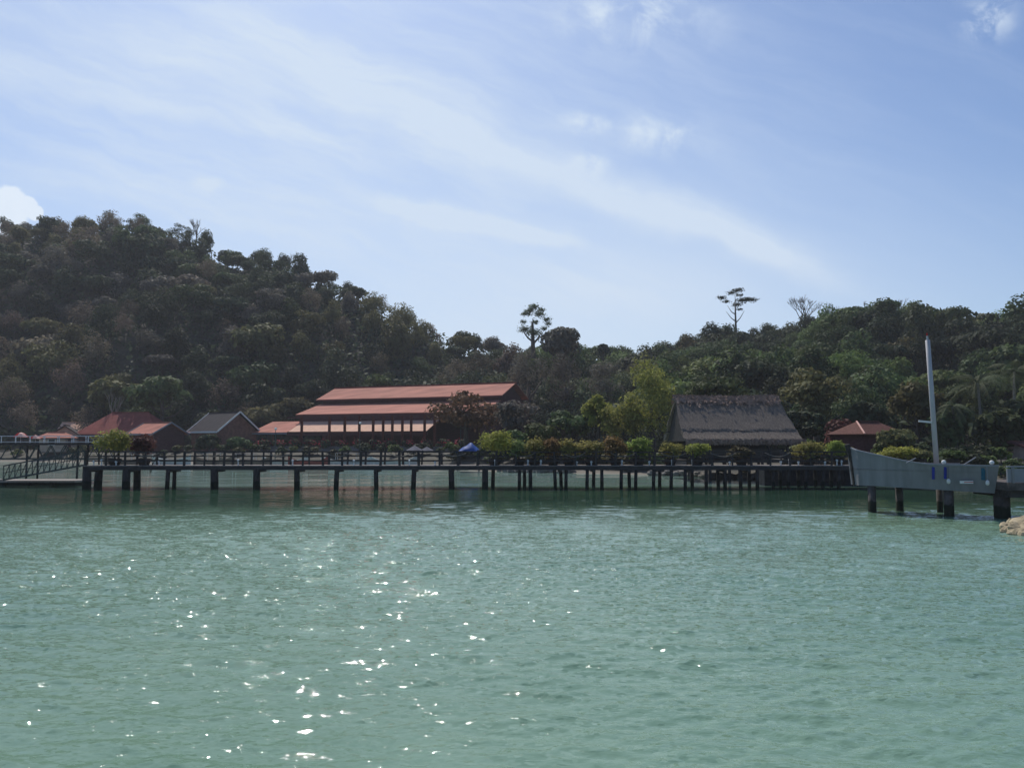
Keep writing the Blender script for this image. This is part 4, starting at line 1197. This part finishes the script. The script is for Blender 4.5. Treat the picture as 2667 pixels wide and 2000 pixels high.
    b = MB(); b.box(((xl + xr) / 2, ym + 2.0, (ZD + ze) / 2), (xr - xl - 1.2, .15, ze - ZD - .2)); b.build('wall', M['wood'], t)
    b = MB(); b.box(((xl + xr) / 2, ym - D * .86, ZD + .75), (xr - xl - .8, .1, .9)); b.build('balustrade', M['wood'], t)
thatched()

# dark sea wall under the right part of the pier
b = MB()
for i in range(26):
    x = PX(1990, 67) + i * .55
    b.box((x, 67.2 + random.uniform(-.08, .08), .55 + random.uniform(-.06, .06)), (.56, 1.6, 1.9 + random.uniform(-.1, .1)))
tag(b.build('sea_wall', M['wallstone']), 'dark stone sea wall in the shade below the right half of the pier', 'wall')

# ------------------------------------------------------------------ boat-shaped jetty
def boat():
    def Yb(px): return 41.0 + (px - 2215) / (2667 - 2215) * -4.0
    top = [(2213, 1166), (2232, 1173), (2262, 1180), (2300, 1188), (2340, 1197), (2380, 1204), (2420, 1209), (2480, 1211), (2540, 1212), (2602, 1213)]
    bot = [(2228, 1262), (2240, 1264), (2268, 1265.5), (2300, 1267), (2340, 1270), (2380, 1272), (2420, 1274.5), (2480, 1278), (2540, 1282), (2602, 1286)]
    ZTOP = P(2500, 1211.5, Yb(2500)).z
    root = thing('boat_jetty', P(2420, 1260, 39), 'grey concrete jetty built in the shape of a boat with mast, on piles', 'jetty')
    b = MB(); n = len(top); th = 3.0
    # width grows from the prow tip back
    wd = [min(1, (i / 5.5)) ** .6 * 3.2 + .08 for i in range(n)]
    T = [P(*p, Yb(p[0]) + 1.6 - wd[i] / 2) for i, p in enumerate(top)]; Bt = [P(*p, Yb(p[0]) + 1.6 - wd[i] / 2) for i, p in enumerate(bot)]
    vs = []
    for i in range(n):
        vs += [T[i], Bt[i] + Vector((0, wd[i] * .1, 0)), Bt[i] + Vector((0, wd[i] * .9, 0)), T[i] + Vector((0, wd[i], 0))]
    fs = []
    for i in range(n - 1):
        for k in range(3):
            a = i * 4 + k; fs.append((a, a + 4, a + 5, a + 1))
    # deck slightly below the gunwale
    fs.append((0, 1, 2, 3)); e = (n - 1) * 4; fs.append((e + 3, e + 2, e + 1, e))
    b.add(vs, fs)
    hull = b.build('hull', M['hull'], root)
    # deck inside
    b = MB(); dv_ = []
    for i in range(n):
        z = min(T[i].z, ZTOP) - .30
        dv_ += [(T[i].x, T[i].y + .05, z), (T[i].x, T[i].y + wd[i] - .05, z)]
    b.add(dv_, [(2 * i, 2 * i + 2, 2 * i + 3, 2 * i + 1) for i in range(n - 1)]); b.build('deck', M['conc'], root)
    # gunwale
    for k, s in ((0, 0), (3, 1)):
        b = MB()
        pts = [Vector(vs[i * 4 + k]) for i in range(n)]
        for i in range(n - 1): b.beam(pts[i], pts[i + 1], .09, .07)
        b.build('gunwale', M['hulltrim'], root)
    # dark stem post at the prow
    p0 = P(2206, 1157, 42.55); p1 = P(2219, 1200, 42.55); p2 = P(2228, 1264, 42.55)
    b = MB(); o = Vector((0, 0, 0)); b.beam(p0 + o, p1 + o, .16, .22); b.beam(p1 + o, p2 + o, .16, .22)
    b.build('stem_post', M['wood'], root)
    # panel joints / coloured stripes on the side
    def onside(px, py): 
        p = P(px, py, Yb(px)); return p + Vector((0, -.03, 0))
    for px, w, c, y0, y1 in ((2430, 6, 'blue', 1216, 1248), (2461, 6, 'blue', 1216, 1247), (2560, 9, 'teal', 1219, 1250)):
        a, d = onside(px, y0), onside(px, y1)
        b = MB(); b.beam(a, d, .05, w / FPX * 38); ob = b.build('paint_stripe', M[c], root)
    a, d = onside(2499, 1255.5), onside(2534, 1255.5)
    b = MB(); b.beam(a, d, .05, .13); sg = b.build('name_plate', M['white'], root)
    b = MB(); b.beam(a + Vector((.02, -.03, .0)), d + Vector((-.02, -.03, .0)), .01, .035); b.build('red_band', M['red'], sg)
    # piles
    for px, w, yb, dy in ((2264, 20, 1341, 1.0), (2335, 18, 1331, 2.2), (2439, 15, 1335, 2.4), (2462, 24, 1341, .4), (2599, 38, 1350, .6)):
        y = Yb(px) + dy; x = (px - CX) / FPX * y; r = w / FPX * y / 2
        b = MB(); b.tube([(x, y, -2.3), (x, y, Bt[0].z + .12 if px < 2590 else 1.35)], r, 12); b.build('pile', M['conc'], root, True)
    # mast: leaning slightly
    mt, mb = P(2416, 886, 39.9), P(2440, 1212, 39.9)
    b = MB(); b.tube([mb - Vector((0, 0, .35)), mb.lerp(mt, .5), mt], [.122, .118, .11], 10); mast = b.build('mast', M['mast'], root, True)
    b = MB(); b.tube([mt - Vector((0, 0, .02)), mt + Vector((-.02, 0, .22))], [.06, .045], 8); b.build('mast_tip', M['mast'], mast)
    b = MB(); b.tube([mt + Vector((-.02, 0, .22)), mt + Vector((-.025, 0, .36))], [.035, .03], 8); b.build('red_light', M['red'], mast)
    b = MB(); q = P(2430, 1100, 39.9); b.beam(P(2393, 1096.5, 39.8), q, .06, .09); b.build('spreader', M['white'], mast)
    # round lamps on the gunwale
    for px, py in ((2458, 1203.5), (2583, 1204.5)):
        y = Yb(px) + .06; p = P(px, py, y)
        b = MB(); b.lathe(p, [(0.02, -.1)] + [(.105 * math.sin(math.pi * k / 8), -.105 * math.cos(math.pi * k / 8)) for k in range(1, 8)] + [(.01, .105)], 10)
        lo = b.build('globe_lamp', M['white'], root, True)
        b = MB(); b.tube([p - Vector((0, 0, .22)), p - Vector((0, 0, .09))], .03, 6); b.build('stalk', M['hulltrim'], lo)
    # slanting stays
    for a, d in (((2360, 1206), (2385, 1193)), ((2509, 1211), (2541, 1191))):
        b = MB(); b.tube([P(*a, 39.0), P(*d, 39.4)], .025, 6); b.build('boom', M['hulltrim'], root)
    # platform continuing to the right
    x0 = T[-1].x
    b = MB(); b.box((x0 + 3.0, 38.6, 1.55), (6, 3.4, .35)); b.build('platform', M['conc'], root)
    b = MB(); b.box((x0 + 3.02, 37.0, 2.05), (6.0, .1, .62)); b.build('side_panel', M['hulltrim'], root)
    b = MB(); b.box((x0 + 3.02, 37.0, 2.46), (6.0, .12, .07)); b.build('top_rail', M['hulltrim'], root)
    for k in range(4):
        b = MB(); b.box((x0 + .25 + k * 1.3, 36.93, 2.08), (.10, .08, .74)); b.build('panel_post', M['hull'] if k != 1 else M['teal'], root)
    b = MB(); b.box((x0 + 3.0, 38.6, 1.2), (5.6, 3.0, .32)); b.build('cross_head', M['wood'], root)
    # hanging fenders
    for px, c, lab, y1 in ((2466, 'blue', 'white fender hanging on a blue rope left of the red and white plate', 1253), (2567, 'teal', 'white fender hanging on a pale rope right of the red and white plate', 1257)):
        p = onside(px, y1) + Vector((0, -.12, 0)); q = onside(px, 1215) + Vector((0, -.08, 0))
        f = thing('fender', p, lab, 'fender', 'fenders on the boat-shaped jetty')
        b = MB(); b.lathe(p - Vector((0, 0, .12)), [(.02, 0), (.075, .04), (.085, .12), (.075, .20), (.02, .25)], 10); b.build('float', M['white'], f, True)
        b = MB(); b.tube([p + Vector((0, 0, .1)), q], .022, 5); b.build('rope', M['hulltrim'] if c == 'teal' else M['canvas'], f)
boat()

# ------------------------------------------------------------------ rocks
def rock(name, c, s, seed, material, label, group):
    bm_v = []; g = np.random.default_rng(seed)
    b = MB(); nu, nv = 12, 8; vs = []
    off = Vector((seed * 3.1, seed * 1.7, 0))
    for j in range(nv + 1):
        ph = math.pi * j / nv
        for i in range(nu):
            t = 6.2832 * i / nu
            d = Vector((math.sin(ph) * math.cos(t), math.sin(ph) * math.sin(t), math.cos(ph)))
            r = 1 + .35 * mnoise.noise(d * 1.3 + off) + .18 * mnoise.noise(d * 3.1 + off)
            vs.append((d.x * r * s[0], d.y * r * s[1], d.z * r * s[2]))
    fs = [(j * nu + i, j * nu + (i + 1) % nu, (j + 1) * nu + (i + 1) % nu, (j + 1) * nu + i) for j in range(nv) for i in range(nu)]
    b.add(vs, fs); o = b.build(name, material); o.location = c; o.rotation_euler = (0, 0, g.uniform(0, 6))
    return tag(o, label, 'rock', group)
def rocks():
    g = random.Random(4)
    for i, (px, py, Y, s) in enumerate(((2628, 1392, 32.5, .26), (2650, 1380, 32.3, .42), (2672, 1372, 33, .55), (2660, 1400, 31.6, .34), (2640, 1402, 31.8, .22), (2690, 1395, 32, .6), (2625, 1374, 33.4, .28), (2680, 1412, 31.2, .35), (2648, 1365, 33.8, .34), (2720, 1380, 33, .7))):
        p = P(px, py, Y)
        rock('rock', (p.x, Y, max(p.z, .02)), (s * 1.2, s, s * .8), 10 + i, M['rock'], 'tan boulder in the rock heap at the right edge of the water', 'tan boulders at the right edge')
    n = 0
    for px in list(range(1300, 1500, 16)) + list(range(1700, 2000, 14)):
        u = U(px); Y = float(interp(u, SHORE)) + g.uniform(-1.2, 1.0); s = g.uniform(.25, .65)
        lab = 'grey shore rock seen below the deck left of the thatched hut' if px < 1600 else 'pale grey rock on the shore under the thatched hut'
        rock('shore_rock', (u * Y, Y, ground(u * Y, Y) + s * .25 + .12), (s * 1.5, s, s * .75), 100 + n, M['rockgrey'], lab, 'shore rocks left of the hut' if px < 1600 else 'shore rocks below the hut'); n += 1
rocks()

# ------------------------------------------------------------------ small things along the shore
def shore_things():
    # blue tarpaulin on posts
    Y = 97.0
    c = P(1222, 1182, Y); g0 = ground(c.x, Y)
    t = thing('tarpaulin_shelter', (c.x, Y, g0), 'blue tarpaulin shelter on the shore near the tallest potted shrub', 'shelter')
    nx, ny = 14, 8; vs = []
    xa, xb = PX(1190, Y), PX(1252, Y); zt = P(0, 1152, Y).z; zb = P(0, 1178, Y).z
    for j in range(ny + 1):
        for i in range(nx + 1):
            s, r = i / nx, j / ny
            ridge = zb + (zt - zb) * (1 - abs(s - .62) / (.62 if s < .62 else .38)) ** .8
            z = ridge - (abs(r - .5) * 2) ** 2 * (ridge - zb) * .9 + .05 * math.sin(s * 19 + r * 7)
            vs.append((xa + (xb - xa) * s, Y - 1.5 + 3 * r, z))
    b = MB(); b.add(vs, [(j * (nx + 1) + i, j * (nx + 1) + i + 1, (j + 1) * (nx + 1) + i + 1, (j + 1) * (nx + 1) + i) for j in range(ny) for i in range(nx)])
    o = b.build('tarpaulin', M['tarp'], t, True); md = o.modifiers.new('thick', 'SOLIDIFY'); md.thickness = .04
    for x in (xa + .2, xb - .2):
        for y in (Y - 1.4, Y + 1.4):
            b = MB(); b.tube([(x, y, g0 - .2), (x, y, zb + .1)], .05, 6); b.build('post', M['barkpale'], t)
    # grey parasols
    for px, py, lab in ((1080, 1160, 'grey beach parasol, left one of the pair before the hall'), (1112, 1163, 'grey beach parasol, right one of the pair before the hall')):
        Y = 124.0; c = P(px, py, Y); g0 = max(ground(c.x, Y), 0); r = 1.35
        p = thing('beach_parasol', (c.x, Y, g0), lab, 'parasol', 'grey beach parasols')
        b = MB(); b.tube([(c.x, Y, g0 - 1), (c.x, Y, c.z - .05)], .04, 6); b.build('pole', M['barkpale'], p)
        b = MB(); b.add([(c.x, Y, c.z)] + [(c.x + math.cos(k * .7854) * r, Y + math.sin(k * .7854) * r, c.z - .75) for k in range(8)], [(0, 1 + k, 1 + (k + 1) % 8) for k in range(8)]); b.build('canopy', M['canvas'], p)
    # moored long boats and pontoons behind the pier
    spots = [(330, 122, 6.5, 'boatwood', 'dark wooden boat moored behind the left end of the pier'), (450, 126, 6.0, 'paleboat', 'pale boat moored behind the pier, below the porch house'), (640, 112, 7.0, 'boatwood', 'brown long wooden boat moored behind the pier, below the grey house'),
             (745, 116, 6.5, 'paleboat', 'pale long boat moored behind the pier left of the orange one'),
             (905, 118, 7.5, 'paleboat', 'pale long boat moored behind the pier, below the cream awning'),
             (1025, 118, 7.0, 'paleboat', 'pale long boat moored behind the pier, below the grey parasols'),
             (560, 120, 6.0, 'boatwood', 'brown boat moored behind the pier, farthest left of the long boats'),
             (805, 112, 5.5, 'roofred', 'orange-red boat moored behind the pier between two pale ones')]
    for i, (px, Y, L, mk, lab) in enumerate(spots):
        x = PX(px, Y); t = thing('long_boat', (x, Y, 0), lab, 'boat', 'long boats moored behind the pier')
        n = 13; vs = []
        for k in range(n):
            s = k / (n - 1) * 2 - 1; w = .75 * (1 - abs(s) ** 2.6) + .03; sh = .85 + .75 * abs(s) ** 3
            xx = x + s * L / 2
            vs += [(xx, Y - w, sh), (xx, Y - w * .55, -.15), (xx, Y + w * .55, -.15), (xx, Y + w, sh)]
        fs = []
        for k in range(n - 1):
            for q in range(3): a = k * 4 + q; fs.append((a, a + 4, a + 5, a + 1))
        fs += [(0, 1, 2, 3), (n * 4 - 1, n * 4 - 2, n * 4 - 3, n * 4 - 4)]
        b = MB(); b.add(vs, fs); o = b.build('hull', M[mk], t); md = o.modifiers.new('thick', 'SOLIDIFY'); md.thickness = .05
        b = MB()
        for s in (-.5, -.15, .2, .5): b.box((x + s * L / 2, Y, .62), (.25, 1.2, .05))
        b.build('thwart', M['deck'], t)
        if i % 2 == 0:
            b = MB(); b.slab([(x - L * .22, Y - .75, 1.95), (x + L * .22, Y - .75, 1.95), (x + L * .22, Y + .75, 1.95), (x - L * .22, Y + .75, 1.95)], .06); b.build('canopy', M['canvas'], t)
            for sx in (-.2, .2):
                for sy in (-.65, .65): 
                    b = MB(); b.tube([(x + sx * L, Y + sy, .7), (x + sx * L, Y + sy, 1.9)], .03, 5); b.build('canopy_post', M['white'], t)
    # small lamp posts on the promenade
    for i, (px, py, lab) in enumerate(((718, 1120, 'slim dark lamp post before the pink veranda roof'), (938, 1105, 'slim lamp post before the cream awning'), (1200, 1106, 'pale lamp post under the reddish tree'))):
        Y = 128.0; c = P(px, py, Y); g0 = ground(c.x, Y)
        p = thing('lamp_post', (c.x, Y, g0), lab, 'lamp post')
        b = MB(); b.tube([(c.x, Y, g0 - 1), (c.x, Y, c.z)], [.08, .05], 7); b.build('pole', M['steel'], p)
        b = MB(); b.lathe((c.x, Y, c.z), [(.05, 0), (.2, .12), (.22, .3), (.08, .42)], 8); b.build('lantern', M['white'], p)
shore_things()
